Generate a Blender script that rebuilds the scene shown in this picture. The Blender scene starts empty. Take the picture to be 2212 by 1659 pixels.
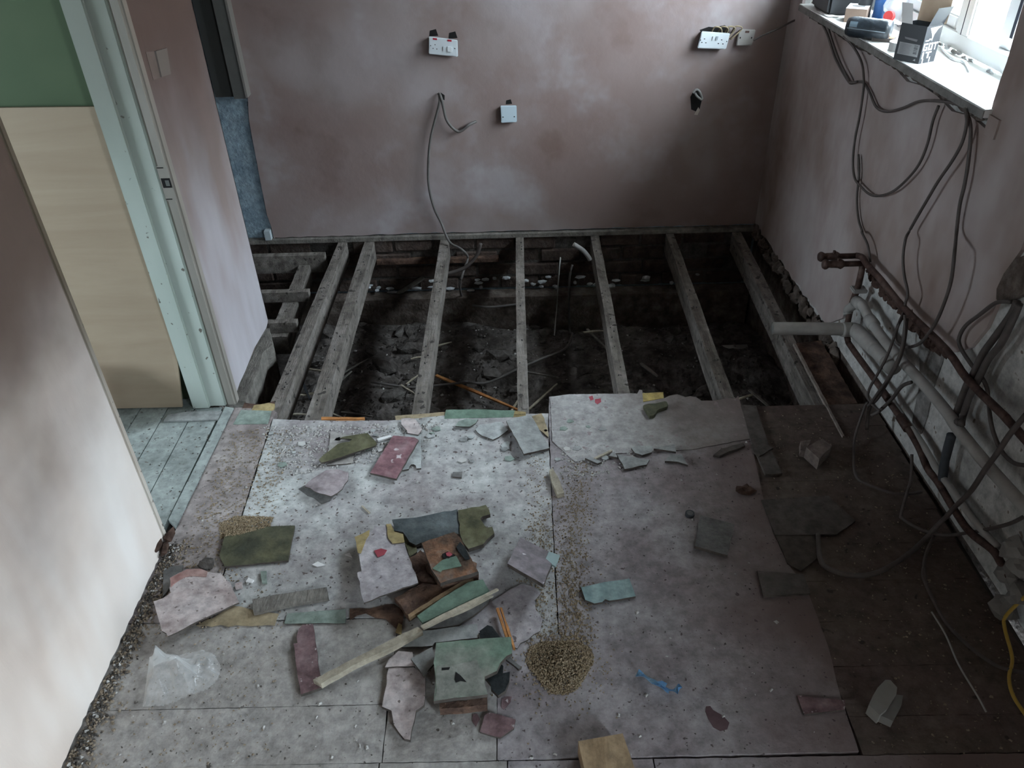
import bpy, bmesh, math, random
from mathutils import Vector, Matrix, noise
R = random.Random(7)
S = bpy.context.scene
COL = S.collection
# ---------------------------------------------------------------- camera, sky, light, exposure
cam_d = bpy.data.cameras.new('camera'); cam = bpy.data.objects.new('camera', cam_d); COL.objects.link(cam); S.camera = cam
cam_d.sensor_fit = 'HORIZONTAL'; cam_d.sensor_width = 36.0; cam_d.lens = 36.0*1726.19/2212.0; cam_d.clip_start = .02
PIT, ROL, YAW = .621482735, -.035126826, -.020214511
_f = Vector((math.sin(YAW)*math.cos(PIT), math.cos(YAW)*math.cos(PIT), -math.sin(PIT)))
_r = Vector((math.cos(YAW), -math.sin(YAW), 0)); _u = _r.cross(_f)
_r2 = math.cos(ROL)*_r + math.sin(ROL)*_u; _u2 = _r2.cross(_f)
cam.matrix_world = Matrix(((_r2.x,_u2.x,-_f.x,0),(_r2.y,_u2.y,-_f.y,0),(_r2.z,_u2.z,-_f.z,1.75),(0,0,0,1)))
W = bpy.data.worlds.new('overcast_sky'); S.world = W; W.use_nodes = True
bg = W.node_tree.nodes['Background']; bg.inputs[1].default_value = 14.0
_n = W.node_tree.nodes; _l = W.node_tree.links; _tc = _n.new('ShaderNodeTexCoord'); _sx = _n.new('ShaderNodeSeparateXYZ'); _mr = _n.new('ShaderNodeMapRange')   # overcast: brighter towards the zenith
_l.new(_tc.outputs['Generated'], _sx.inputs[0]); _l.new(_sx.outputs['Z'], _mr.inputs[0]); _mr.inputs[3].default_value = .34; _mr.inputs[4].default_value = 1.0
_mx = _n.new('ShaderNodeMix'); _mx.data_type = 'RGBA'; _mx.inputs[6].default_value = (0,0,0,1); _mx.inputs[7].default_value = (.77,.90,1.0,1)
_l.new(_mr.outputs[0], _mx.inputs[0]); _l.new(_mx.outputs[2], bg.inputs[0])
def portal(name, loc, rot, sx, sy):
    l = bpy.data.lights.new(name, 'AREA'); l.shape = 'RECTANGLE'; l.size = sx; l.size_y = sy; l.cycles.is_portal = True
    o = bpy.data.objects.new(name, l); COL.objects.link(o); o.location = loc; o.rotation_euler = rot
portal('window_portal', (1.50,2.88,1.60), (0, math.pi/2, 0), 1.06, 1.5)
portal('hall_portal', (-3.32,1.45,1.3), (0, -math.pi/2, 0), .8, .7)
portal('added_door_portal', (1.62,-.90,1.05), (0, math.pi/2, 0), 1.9, .86)  # sky light through the added door
S.view_settings.view_transform = 'Standard'; S.view_settings.look = 'None'; S.view_settings.gamma = 1; S.view_settings.use_curve_mapping = False
S.view_settings.exposure = 2.28
# ---------------------------------------------------------------- measured outlines and runs, in metres
D = {'olive_torn':[(-0.6904,2.0083,0.02),(-0.6793,2.0334,0.02),(-0.6426,2.0875,0.02),(-0.6271,2.097,0.02),(-0.6039,2.0995,0.02),(-0.5962,2.1126,0.02),(-0.6243,2.1183,0.02),(-0.6398,2.1202,0.02),(-0.6302,2.1273,0.02),(-0.5904,2.1361,0.02),(-0.5483,2.1449,0.02),(-0.5323,2.1239,0.02),(-0.5081,2.0895,0.02),(-0.5105,2.0764,0.02),(-0.5757,2.044,0.02),(-0.6298,2.0158,0.02),(-0.678,1.9941,0.02)],
'flat_under_olive':[(-0.6854,2.1786,0.005),(-0.6408,2.1631,0.005),(-0.5441,2.1323,0.005),(-0.5826,2.0736,0.005),(-0.5782,2.0072,0.005),(-0.6644,1.9975,0.005),(-0.6684,2.0569,0.005)],
'red_tile':[(-0.4582,2.133,0.016),(-0.3833,2.1202,0.016),(-0.3677,2.1062,0.016),(-0.4214,1.9122,0.016),(-0.511,1.9438,0.016)],
'grey_notched':[(-0.4201,2.1529,0.007),(-0.3626,2.144,0.007),(-0.3475,1.9713,0.007),(-0.3631,1.9699,0.007),(-0.3665,1.9843,0.007),(-0.3734,1.9907,0.007),(-0.3817,1.991,0.007),(-0.387,1.9818,0.007),(-0.3885,1.9683,0.007),(-0.4118,1.9629,0.007)],
'pale_torn':[(-0.4416,2.2319,0.012),(-0.4151,2.2346,0.012),(-0.3944,2.2288,0.012),(-0.3762,2.201,0.012),(-0.3622,2.1689,0.012),(-0.3724,2.1382,0.012),(-0.4106,2.1499,0.012),(-0.4142,2.1638,0.012),(-0.438,2.1997,0.012)],
'curl_green':[(-0.247,2.1822,0.012),(-0.2375,2.2087,0.012),(-0.2094,2.2234,0.012),(-0.1684,2.2183,0.012),(-0.1764,2.1959,0.012),(-0.1963,2.1776,0.012)],
'torn_light':[(-0.1765,2.1664,0.007),(-0.1642,2.1925,0.007),(-0.0852,2.2074,0.007),(-0.0629,2.161,0.007),(-0.1142,2.1096,0.007),(-0.1404,2.126,0.007),(-0.1536,2.1333,0.007)],
'grey_tilt':[(-0.0688,2.184,0.0306),(0.0171,2.2411,0.0114),(0.0767,2.0544,0.0106),(-0.0099,2.0051,0.0294)],
'cream_behind':[(0.0214,2.2383,0.005),(0.0553,2.2531,0.005),(0.0654,2.2223,0.005),(0.0757,2.1175,0.005),(0.0459,2.1596,0.005)],
'dark_square':[(-0.2423,1.9506,0.006),(-0.2116,1.9509,0.006),(-0.2122,1.9225,0.006),(-0.2418,1.9282,0.006)],
'pink_curl':[(-0.7083,1.8761,0.025),(-0.6982,1.9296,0.008),(-0.661,1.971,0.008),(-0.6199,1.9728,0.008),(-0.584,1.9563,0.008),(-0.5799,1.9199,0.008),(-0.5871,1.8661,0.02),(-0.6134,1.8221,0.03),(-0.6518,1.8374,0.03)],
'dark_patch':[(-0.7357,1.8899,0.002),(-0.719,1.907,0.002),(-0.6641,1.876,0.002),(-0.6194,1.8517,0.002),(-0.6237,1.8319,0.002),(-0.6489,1.8186,0.002),(-0.6785,1.8477,0.002),(-0.7156,1.8718,0.002)],
'white_chip':[(-0.5164,2.1253,0.01),(-0.4689,2.1441,0.01),(-0.4646,2.1337,0.01),(-0.5083,2.1136,0.01)],
'clear_chip':[(-0.0883,2.0855,0.003),(-0.0671,2.1047,0.003),(-0.0551,2.103,0.003),(-0.0584,2.0615,0.003),(-0.0817,2.0655,0.003)],
'splinter_block':[(0.0713,1.935,0.018),(0.0819,1.9462,0.018),(0.0971,1.9055,0.018),(0.1139,1.8296,0.018),(0.0931,1.8201,0.018),(0.0779,1.8766,0.018)],
'thin_stick':[(-0.5197,1.8034,0.005),(-0.5153,1.806,0.005),(-0.4873,1.775,0.005),(-0.4913,1.7702,0.005)],
'olive_dark':[(-0.9131,1.7031,0.01),(-0.7722,1.7183,0.01),(-0.7079,1.7193,0.01),(-0.6964,1.5793,0.01),(-0.876,1.5621,0.01),(-0.9036,1.6031,0.01)],
'pink_sheet':[(-1.0195,1.4151,0.0404),(-0.9996,1.4295,0.0361),(-0.9873,1.4511,0.0316),(-0.9967,1.4676,0.0302),(-1.012,1.5093,0.0258),(-0.9942,1.5328,0.0204),(-0.9784,1.5484,0.0164),(-0.9477,1.553,0.0123),(-0.9226,1.5428,0.011),(-0.8813,1.54,0.0068),(-0.8428,1.5031,0.008),(-0.8206,1.466,0.011),(-0.796,1.4283,0.0138),(-0.8629,1.3672,0.0301),(-0.9356,1.2953,0.0487),(-0.9428,1.3048,0.0481),(-0.9567,1.3122,0.0485)],
'pink_red_patch':[(-1.0097,1.5076,0.027),(-0.9774,1.5464,0.0177),(-0.9416,1.5519,0.013),(-0.918,1.5419,0.0118),(-0.9146,1.52,0.0146),(-0.9522,1.521,0.0187),(-0.9715,1.5154,0.0216),(-0.9887,1.4903,0.0272),(-0.9938,1.4724,0.0304)],
'wood_strip':[(-0.7617,1.4387,0.014),(-0.7066,1.4523,0.014),(-0.5644,1.4758,0.014),(-0.5513,1.4371,0.014),(-0.6456,1.418,0.014),(-0.7465,1.3914,0.014)],
'green_flat':[(-0.6582,1.3957,0.004),(-0.5008,1.4081,0.004),(-0.494,1.3605,0.004),(-0.6583,1.3626,0.004)],
'tan_patch':[(-0.8111,1.4259,0.003),(-0.6823,1.3971,0.003),(-0.6836,1.3593,0.003),(-0.8942,1.3624,0.003),(-0.8395,1.4055,0.003)],
'pink_square':[(-0.8266,1.4975,0.012),(-0.8089,1.5023,0.012),(-0.8046,1.4867,0.012),(-0.8221,1.4814,0.012)],
'white_flake':[(-0.8003,1.5072,0.008),(-0.7958,1.521,0.008),(-0.7783,1.5119,0.008),(-0.7829,1.5033,0.008)],
'green_chip':[(-0.7672,1.5432,0.008),(-0.751,1.5446,0.008),(-0.7386,1.5005,0.008),(-0.7523,1.5008,0.008)],
'white_flake2':[(-0.6253,1.5683,0.004),(-0.6109,1.5795,0.004),(-0.5864,1.5655,0.004),(-0.6099,1.5607,0.004)],
'white_flake3':[(-0.5369,1.6045,0.004),(-0.5238,1.6105,0.004),(-0.5143,1.5939,0.004)],
'grey_stone':[(-0.9467,1.5642,0.03),(-0.943,1.5786,0.03),(-0.9284,1.5856,0.03),(-0.9171,1.5779,0.03),(-0.9146,1.5634,0.03),(-0.9305,1.5523,0.03)],
'brown_piece':[(-1.0359,1.5698,0.006),(-1.0004,1.5725,0.006),(-0.9973,1.5508,0.006),(-1.0215,1.5284,0.006),(-1.012,1.4951,0.006),(-1.0132,1.4815,0.006),(-1.019,1.4597,0.006),(-1.0514,1.5504,0.006)],
'maroon':[(-0.616,1.2922,0.012),(-0.6065,1.2949,0.012),(-0.6132,1.3139,0.012),(-0.6126,1.3397,0.012),(-0.6045,1.3526,0.012),(-0.5782,1.3539,0.012),(-0.5541,1.2802,0.012),(-0.5188,1.1641,0.012),(-0.566,1.1451,0.012)],
'slate_sheet':[(-0.4119,1.7259,0.02),(-0.3141,1.7392,0.02),(-0.2162,1.7642,0.02),(-0.2096,1.7043,0.02),(-0.2024,1.6597,0.02),(-0.2237,1.6669,0.02),(-0.3155,1.6291,0.02),(-0.329,1.6201,0.02),(-0.3494,1.6334,0.02),(-0.373,1.6732,0.02),(-0.3998,1.6806,0.02)],
'olive_sheet':[(-0.2138,1.7564,0.024),(-0.1297,1.7765,0.024),(-0.1145,1.7363,0.024),(-0.1383,1.7278,0.024),(-0.1446,1.7189,0.024),(-0.1306,1.6892,0.024),(-0.1239,1.6801,0.024),(-0.1078,1.6841,0.024),(-0.1009,1.6575,0.024),(-0.1227,1.6321,0.024),(-0.1317,1.6153,0.024),(-0.1752,1.5975,0.024),(-0.1924,1.6254,0.024),(-0.2019,1.6559,0.024)],
'under_olive_bits':[(-0.3738,1.6721,0.012),(-0.3313,1.6361,0.012),(-0.3248,1.602,0.012),(-0.3449,1.5817,0.012),(-0.3543,1.6112,0.012),(-0.363,1.6327,0.012)],
'lilac_sheet':[(-0.507,1.6412,0.0345),(-0.4856,1.6562,0.0318),(-0.4624,1.6714,0.0291),(-0.4599,1.6968,0.0257),(-0.4526,1.6917,0.0261),(-0.4151,1.7022,0.0234),(-0.3973,1.6668,0.0273),(-0.3704,1.6571,0.0276),(-0.3581,1.6084,0.0334),(-0.3389,1.5522,0.0399),(-0.3036,1.4533,0.0513),(-0.3427,1.4341,0.0551),(-0.4387,1.3766,0.0659),(-0.4763,1.4931,0.0523),(-0.4644,1.4976,0.0513),(-0.4803,1.5513,0.045)],
'yellow_a':[(-0.5097,1.6399,0.036),(-0.4707,1.674,0.0302),(-0.4684,1.6501,0.0332),(-0.4755,1.6063,0.039),(-0.4785,1.5685,0.044),(-0.4881,1.5708,0.044)],
'yellow_b':[(-0.426,1.6998,0.0253),(-0.4117,1.7019,0.0246),(-0.3964,1.6655,0.0287),(-0.3693,1.6548,0.0291),(-0.3606,1.6176,0.0335),(-0.3945,1.6116,0.0355),(-0.4105,1.6357,0.033)],
'red_smudge':[(-0.4432,1.5804,0.0412),(-0.4244,1.59,0.0393),(-0.4062,1.583,0.0396),(-0.4113,1.5643,0.0421),(-0.4281,1.5527,0.0442)],
'rot_tile':[(-0.3038,1.5764,0.075),(-0.259,1.596,0.075),(-0.2137,1.6168,0.075),(-0.1943,1.5934,0.075),(-0.1795,1.5566,0.075),(-0.1398,1.4694,0.075),(-0.2392,1.4297,0.075),(-0.2681,1.4796,0.075)],
'rot_green':[(-0.2643,1.4792,0.0775),(-0.2401,1.5078,0.0775),(-0.2285,1.5135,0.0775),(-0.2019,1.5227,0.0775),(-0.1856,1.4869,0.0775),(-0.2377,1.4736,0.0775),(-0.2417,1.4672,0.0775)],
'rot_dark':[(-0.1941,1.5752,0.0775),(-0.1793,1.5543,0.0775),(-0.1637,1.5118,0.0775),(-0.1755,1.5081,0.0775),(-0.1967,1.5386,0.0775),(-0.2037,1.555,0.0775)],
'rot_hole':[(-0.2417,1.5297,0.0775),(-0.2272,1.5394,0.0775),(-0.2052,1.5268,0.0775),(-0.2225,1.5133,0.0775),(-0.2377,1.5157,0.0775)],
'rot_red':[(-0.2311,1.5313,0.0785),(-0.2223,1.5351,0.0785),(-0.2127,1.5268,0.0785),(-0.2198,1.5199,0.0785),(-0.2284,1.5225,0.0785)],
'rot_lower':[(-0.2726,1.5022,0.045),(-0.2448,1.4744,0.045),(-0.1407,1.493,0.045),(-0.1416,1.4756,0.045),(-0.2385,1.4484,0.045),(-0.2548,1.467,0.045)],
'brown_board':[(-0.3675,1.4205,0.03),(-0.2952,1.4693,0.03),(-0.2405,1.4604,0.03),(-0.2127,1.4446,0.03),(-0.3141,1.3599,0.03),(-0.3222,1.3548,0.03),(-0.3471,1.3963,0.03)],
'tan_strip':[(-0.3173,1.3451,0.04),(-0.3227,1.3557,0.04),(-0.2429,1.4221,0.04),(-0.1573,1.4873,0.04),(-0.148,1.4782,0.04),(-0.2084,1.4343,0.04)],
'green_board':[(-0.2969,1.3469,0.046),(-0.2353,1.4042,0.046),(-0.1677,1.4564,0.046),(-0.1278,1.4649,0.046),(-0.11,1.4269,0.046),(-0.2805,1.3241,0.046)],
'splinter_a':[(-0.2837,1.308,0.056),(-0.2704,1.3161,0.056),(-0.2055,1.3572,0.056),(-0.0896,1.4254,0.056),(-0.0837,1.4216,0.056),(-0.1491,1.3742,0.056),(-0.2071,1.337,0.056),(-0.2744,1.2983,0.056)],
'splinter_b':[(-0.2075,1.3411,0.053),(-0.1606,1.3716,0.053),(-0.1024,1.4044,0.053),(-0.098,1.4014,0.053),(-0.1518,1.3661,0.053),(-0.2045,1.3376,0.053)],
'grey_under':[(-0.281,1.33,0.016),(-0.2061,1.3684,0.016),(-0.1062,1.435,0.016),(-0.113,1.4094,0.016),(-0.1539,1.3672,0.016),(-0.1901,1.3401,0.016),(-0.2496,1.3304,0.016)],
'long_stick':[(-0.5389,1.1746,0.0285),(-0.4478,1.2261,0.0358),(-0.3476,1.2826,0.0438),(-0.2913,1.3104,0.0482),(-0.2781,1.2988,0.0489),(-0.3447,1.2581,0.0435),(-0.4448,1.2076,0.0356),(-0.5159,1.1619,0.0298)],
'pale_band':[(-0.3352,1.3173,0.014),(-0.279,1.3234,0.014),(-0.2028,1.3347,0.014),(-0.1415,1.3426,0.014),(-0.1333,1.3002,0.014),(-0.2485,1.2872,0.014),(-0.2538,1.2777,0.014),(-0.332,1.2748,0.014)],
'pale_under':[(-0.3393,1.2622,0.016),(-0.3029,1.2579,0.016),(-0.2928,1.2165,0.016),(-0.3677,1.2146,0.016),(-0.3604,1.2383,0.016)],
'black_bit':[(-0.1335,1.3157,0.02),(-0.1132,1.3337,0.02),(-0.1008,1.3289,0.02),(-0.0789,1.2946,0.02),(-0.1319,1.2932,0.02)],
'orange_a':[(-0.0915,1.3812,0.028),(-0.0842,1.3835,0.028),(-0.0573,1.2907,0.028),(-0.0648,1.2885,0.028)],
'orange_b':[(-0.0813,1.3829,0.03),(-0.0749,1.3813,0.03),(-0.0406,1.2544,0.03),(-0.0466,1.2555,0.03)],
'grey_tri':[(-0.303,1.2289,0.03),(-0.2511,1.2624,0.03),(-0.2415,1.2158,0.03),(-0.266,1.178,0.03)],
'green_top':[(-0.2367,1.2406,0.075),(-0.1349,1.2494,0.075),(-0.0501,1.2546,0.075),(-0.0472,1.2067,0.075),(-0.0615,1.1986,0.075),(-0.0756,1.1807,0.075),(-0.0838,1.1581,0.075),(-0.1129,1.1427,0.075),(-0.1124,1.1238,0.075),(-0.1048,1.0959,0.075),(-0.1839,1.0883,0.075),(-0.2298,1.0807,0.075),(-0.2288,1.1198,0.075),(-0.2381,1.184,0.075)],
'green_hole':[(-0.1839,1.1368,0.0765),(-0.1822,1.1559,0.0765),(-0.1704,1.146,0.0765),(-0.1556,1.1283,0.0765),(-0.1696,1.1318,0.0765),(-0.1805,1.1273,0.0765)],
'green_hole2':[(-0.2168,1.1678,0.0765),(-0.1971,1.1691,0.0765),(-0.1995,1.1626,0.0765),(-0.2163,1.1614,0.0765)],
'dust_patch':[(-0.2287,1.1737,0.0755),(-0.1327,1.1881,0.0755),(-0.1139,1.1298,0.0755),(-0.1076,1.0987,0.0755),(-0.2273,1.0842,0.0755),(-0.2283,1.132,0.0755)],
'black_torn':[(-0.1153,1.1666,0.04),(-0.0855,1.1823,0.04),(-0.0772,1.2054,0.04),(-0.0698,1.1952,0.04),(-0.0711,1.1755,0.04),(-0.0539,1.1791,0.04),(-0.0553,1.1525,0.04),(-0.065,1.1274,0.04),(-0.0817,1.1152,0.04),(-0.0989,1.1343,0.04),(-0.1006,1.147,0.04)],
'under_stack':[(-0.2209,1.101,0.035),(-0.1599,1.106,0.035),(-0.1086,1.119,0.035),(-0.108,1.0943,0.035),(-0.1591,1.0891,0.035),(-0.2198,1.0857,0.035)],
'pink_slab':[(-0.3592,1.2139,0.012),(-0.2961,1.216,0.012),(-0.2642,1.1886,0.012),(-0.2603,1.1118,0.012),(-0.2786,1.0967,0.012),(-0.2849,1.0227,0.012),(-0.2989,1.0258,0.012),(-0.3276,1.0614,0.012),(-0.3376,1.0978,0.012),(-0.3616,1.109,0.012),(-0.36,1.1514,0.012)],
'grey_prong':[(-0.0652,1.2351,0.012),(-0.0564,1.2435,0.012),(-0.0255,1.2105,0.012),(-0.0329,1.2056,0.012)],
'maroon_tile':[(-0.1244,1.0426,0.008),(-0.1146,1.0841,0.008),(-0.105,1.0915,0.008),(-0.0408,1.0722,0.008),(-0.045,1.05,0.008),(-0.0763,1.0273,0.008)],
'stain_a':[(-0.0761,1.109,0.0012),(-0.0749,1.1309,0.0012),(-0.0636,1.137,0.0012),(-0.0507,1.1367,0.0012),(-0.0536,1.1211,0.0012),(-0.069,1.1027,0.0012)],
'stain_b':[(-0.1438,1.0737,0.0012),(-0.1431,1.0918,0.0012),(-0.1334,1.0932,0.0012),(-0.1259,1.0794,0.0012),(-0.1349,1.0601,0.0012)],
'stain_c':[(0.4093,1.0891,0.0012),(0.4135,1.102,0.0012),(0.4238,1.1029,0.0012),(0.4284,1.0924,0.0012),(0.4487,1.0774,0.0012),(0.4597,1.0591,0.0012),(0.4513,1.0432,0.0012),(0.4339,1.0389,0.0012),(0.4196,1.0491,0.0012),(0.4123,1.0708,0.0012)],
'square_tilt':[(-0.0238,1.6173,0.0467),(0.0577,1.5731,0.0325),(0.0706,1.5483,0.0348),(0.0359,1.4154,0.0787),(-0.0594,1.4791,0.0923)],
'blue_chip':[(0.0439,1.5297,0.045),(0.0558,1.5617,0.045),(0.0865,1.5487,0.045),(0.0718,1.5072,0.045)],
'teal_tile':[(0.1404,1.4604,0.012),(0.2043,1.4763,0.012),(0.2761,1.4871,0.012),(0.286,1.4252,0.012),(0.2136,1.4125,0.012),(0.2026,1.4175,0.012),(0.1941,1.4082,0.012),(0.1727,1.4039,0.012),(0.1488,1.4164,0.012)],
'grey_square':[(0.5167,1.7186,0.018),(0.5514,1.7045,0.018),(0.6094,1.6792,0.018),(0.5632,1.5598,0.018),(0.4756,1.5979,0.018)],
'bottle_cap':[(0.4814,1.7456,0.012),(0.4991,1.7473,0.012),(0.4964,1.7274,0.012),(0.4803,1.7301,0.012)],
'dark_clump':[(0.6579,1.8307,0.02),(0.6676,1.8446,0.02),(0.6902,1.8439,0.02),(0.696,1.8342,0.02),(0.6852,1.8228,0.02),(0.6622,1.8211,0.02)],
'right_sheet':[(0.7184,1.7923,0.006),(0.9272,1.8045,0.006),(0.9729,1.6957,0.006),(0.8998,1.6427,0.006),(0.7225,1.6455,0.006)],
'right_under':[(0.7247,1.6462,0.003),(0.845,1.6408,0.003),(0.817,1.555,0.003),(0.7582,1.5103,0.003),(0.728,1.5378,0.003)],
'right_tile':[(0.635,1.5101,0.009),(0.758,1.4938,0.009),(0.7584,1.4281,0.009),(0.6294,1.4198,0.009)],
'maroon_right':[(0.6353,1.1245,0.006),(0.6879,1.1167,0.006),(0.7446,1.1089,0.006),(0.7362,1.084,0.006),(0.6372,1.0742,0.006)],
'white_box_l':[(0.7806,1.0748,0.04),(0.8177,1.1192,0.04),(0.8433,1.1393,0.04),(0.8551,1.1383,0.04),(0.8631,1.1183,0.04),(0.8539,1.0999,0.04),(0.8174,1.0627,0.04),(0.796,1.0486,0.04)],
'white_box_r':[(0.8589,1.1063,0.03),(0.8737,1.1037,0.03),(0.8597,1.0781,0.03),(0.8255,1.0393,0.03),(0.8007,1.0547,0.03),(0.8222,1.0689,0.03)],
'g1':[(0.2994,2.0131,0.012),(0.3275,2.0047,0.012),(0.4017,1.984,0.012),(0.3887,1.9591,0.012),(0.3153,1.9401,0.012)],
'g2':[(0.3493,2.0451,0.012),(0.3726,2.0556,0.012),(0.4207,2.0502,0.012),(0.4141,2.0204,0.012),(0.3808,2.0067,0.012),(0.3581,2.0185,0.012)],
'g3':[(0.424,2.0388,0.012),(0.4979,2.059,0.012),(0.4938,2.0199,0.012),(0.4567,2.0301,0.012)],
'g4':[(0.4506,1.9751,0.012),(0.4725,2.0073,0.012),(0.5108,2.006,0.012),(0.5216,1.9533,0.012),(0.4903,1.9702,0.012)],
'g5':[(0.2698,2.0067,0.012),(0.2913,2.0282,0.012),(0.2969,1.9984,0.012)],
'g6':[(0.6128,1.9989,0.012),(0.646,2.0312,0.012),(0.7251,2.0588,0.012),(0.7273,2.0435,0.012),(0.6668,2.0156,0.012),(0.6334,1.9945,0.012)],
'g7':[(0.7499,2.0503,0.012),(0.7831,2.0568,0.012),(0.8172,2.0291,0.012),(0.7616,1.9903,0.012),(0.748,2.0128,0.012)],
'g10':[(0.1918,1.9982,0.012),(0.2117,2.0049,0.012),(0.2454,1.9782,0.012),(0.2303,1.97,0.012)],
'g11':[(0.2183,1.9974,0.012),(0.2828,2.0398,0.012),(0.2849,2.0315,0.012),(0.221,1.9892,0.012)],
'g12':[(0.7591,1.9613,0.012),(0.8117,1.9813,0.012),(0.8094,1.9032,0.012),(0.7579,1.9014,0.012)],
'g8':[(0.9056,1.9848,0.05),(0.9708,2.0272,0.05),(0.9896,1.9893,0.05),(0.9294,1.925,0.05)],
'g9':[(0.906,2.0385,0.03),(0.9417,2.0448,0.03),(0.9097,1.9863,0.03),(0.8926,1.9927,0.03)],
'key_shape':[(0.4184,2.2659,0.02),(0.425,2.2706,0.02),(0.4412,2.2759,0.02),(0.4627,2.2761,0.02),(0.4978,2.2877,0.02),(0.5043,2.2834,0.02),(0.5064,2.2665,0.02),(0.5025,2.2568,0.02),(0.4693,2.2405,0.02),(0.4623,2.233,0.02),(0.4539,2.216,0.02),(0.4456,2.2067,0.02),(0.4325,2.2053,0.02),(0.4246,2.2325,0.02)],
'yellow_edge':[(0.4265,2.3635,0.002),(0.5061,2.3667,0.002),(0.5024,2.3307,0.002),(0.4233,2.3115,0.002)],
'block':[(0.1,0.9881,0.055),(0.2012,1.0052,0.055),(0.2374,0.8323,0.055),(0.1246,0.8151,0.055)],
'strap_c':[(0.2597,1.1884,0.012),(0.2762,1.1773,0.014),(0.2928,1.159,0.02),(0.3048,1.1411,0.03),(0.3173,1.1384,0.02),(0.3286,1.1425,0.008),(0.3422,1.1387,0.012),(0.353,1.1364,0.022),(0.3552,1.1347,0.03)],
'strap_tab':[(0.2991,1.1512,0.03),(0.3148,1.1537,0.03),(0.3257,1.1462,0.03),(0.3193,1.1363,0.03)],
'stack_c':[(-0.1783,1.2018,0)],
'rot_shade':[(-0.346,1.5704,0.02),(-0.3144,1.6007,0.02),(-0.267,1.52,0.02),(-0.2419,1.4689,0.02),(-0.2718,1.4658,0.02),(-0.3091,1.4782,0.02)],
'brown_under':[(-0.491,1.4094,0.002),(-0.4118,1.416,0.002),(-0.371,1.4231,0.002),(-0.3414,1.3969,0.002),(-0.3407,1.3648,0.002),(-0.3488,1.3336,0.002),(-0.3884,1.3729,0.002),(-0.4442,1.3938,0.002),(-0.4847,1.3715,0.002)],
'yellow_bit':[(-0.3566,1.3288,0.004),(-0.3514,1.3582,0.004),(-0.3414,1.352,0.004),(-0.3397,1.3209,0.004)],
'lino_sheet':[(-0.0198,1.4847,0.004),(0.0131,1.4704,0.004),(0.029,1.4473,0.004),(0.0121,1.4236,0.004),(0.0143,1.3943,0.004),(0.0323,1.3619,0.004),(0.024,1.3239,0.004),(-0.0276,1.2879,0.004),(-0.0362,1.2716,0.004),(-0.0727,1.2956,0.004),(-0.1909,1.3389,0.004),(-0.1525,1.3874,0.004),(-0.1123,1.4191,0.004)],
'red_a':[(0.3958,2.4537,0),(0.4021,2.4534,0)],
'spot_a':[(0.2311,2.3468,0.0035),(0.2455,2.354,0.0035),(0.2481,2.3308,0.0035),(0.2361,2.3236,0.0035)],
'spot_b':[(0.2527,2.3306,0.0035),(0.2737,2.3359,0.0035),(0.274,2.3146,0.0035),(0.2591,2.3001,0.0035),(0.2511,2.3117,0.0035)],
'ply_r':[(-1.2648,2.3496,0)],
'puck_c':[(1.2533,2.7759,1.076)],
'bag_a':[(-0.9086,1.2564,0.02),(-0.8476,1.2826,0.01),(-0.8081,1.26,0.01),(-0.7788,1.2198,0.01),(-0.7847,1.1843,0.012),(-0.7945,1.1525,0.02)],
'bag_pts':[(-0.9139,1.2637,0.01),(-0.8813,1.2746,0.01),(-0.8476,1.2826,0.01),(-0.8081,1.26,0.01),(-0.7788,1.2198,0.01),(-0.7783,1.1855,0.01),(-0.7991,1.1591,0.01),(-0.8403,1.1428,0.01),(-0.8647,1.1277,0.01),(-0.8988,1.1142,0.01),(-0.9483,1.1176,0.01),(-0.949,1.1383,0.01),(-0.9447,1.1779,0.01),(-0.9601,1.2,0.01),(-0.955,1.2192,0.01),(-0.9428,1.24,0.01),(-0.9242,1.2538,0.01)],
'seam_mid':[(0.08,2.2257,0),(0.0743,1.7363,0),(0.0725,1.3161,0)],
'edge_main':[(-0.9084,2.2619,0),(-0.7888,2.2494,0),(-0.6544,2.2419,0),(-0.48,2.2382,0),(-0.4161,2.2438,0),(-0.2882,2.2606,0),(-0.0908,2.2533,0),(-0.0428,2.2569,0),(0.0812,2.2577,0)],
'edge_c':[(0.0866,2.3574,0),(0.162,2.3688,0),(0.3996,2.3653,0),(0.4094,2.362,0),(0.4212,2.3875,0),(0.431,2.3843,0),(0.427,2.3414,0),(0.4246,2.3106,0),(0.5065,2.3327,0),(0.5254,2.3461,0),(0.5536,2.3535,0),(0.5808,2.3354,0),(0.5985,2.3404,0),(0.6192,2.334,0),(0.6349,2.3109,0),(0.6762,2.3093,0),(0.7132,2.3191,0),(0.7625,2.3228,0),(0.7723,2.3365,0)],
'seam_right':[(0.7723,2.3365,0),(0.7668,2.2137,0),(0.7546,2.0506,0),(0.7285,1.7971,0),(0.72,1.6628,0),(0.7292,1.5445,0),(0.7564,1.4606,0),(0.7568,1.3596,0),(0.755,1.2591,0),(0.7416,1.1409,0)],
'strip_right':[(0.7668,2.273,0.006),(0.8199,2.2683,0.006),(0.8084,2.0417,0.006),(0.8155,1.9109,0.006),(0.7614,1.9126,0.006),(0.7549,2.0555,0.006)],
'hall_strip':[(-1.3031,2.2583,0.006),(-1.3004,2.2942,0.006),(-1.2302,2.3105,0.006),(-1.1072,2.3091,0.006),(-1.1057,2.2591,0.006)],
'thresh':[(-1.1034,2.3378,0),(-1.0693,2.3282,0),(-1.0765,1.7287,0),(-1.1107,1.7611,0)],
'sd_left':[(0.0265,2.0395,0),(0.0347,1.7772,0),(0.0309,1.6428,0),(0.0144,1.5202,0),(0.0159,1.4227,0),(0.0206,1.2745,0)],
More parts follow.
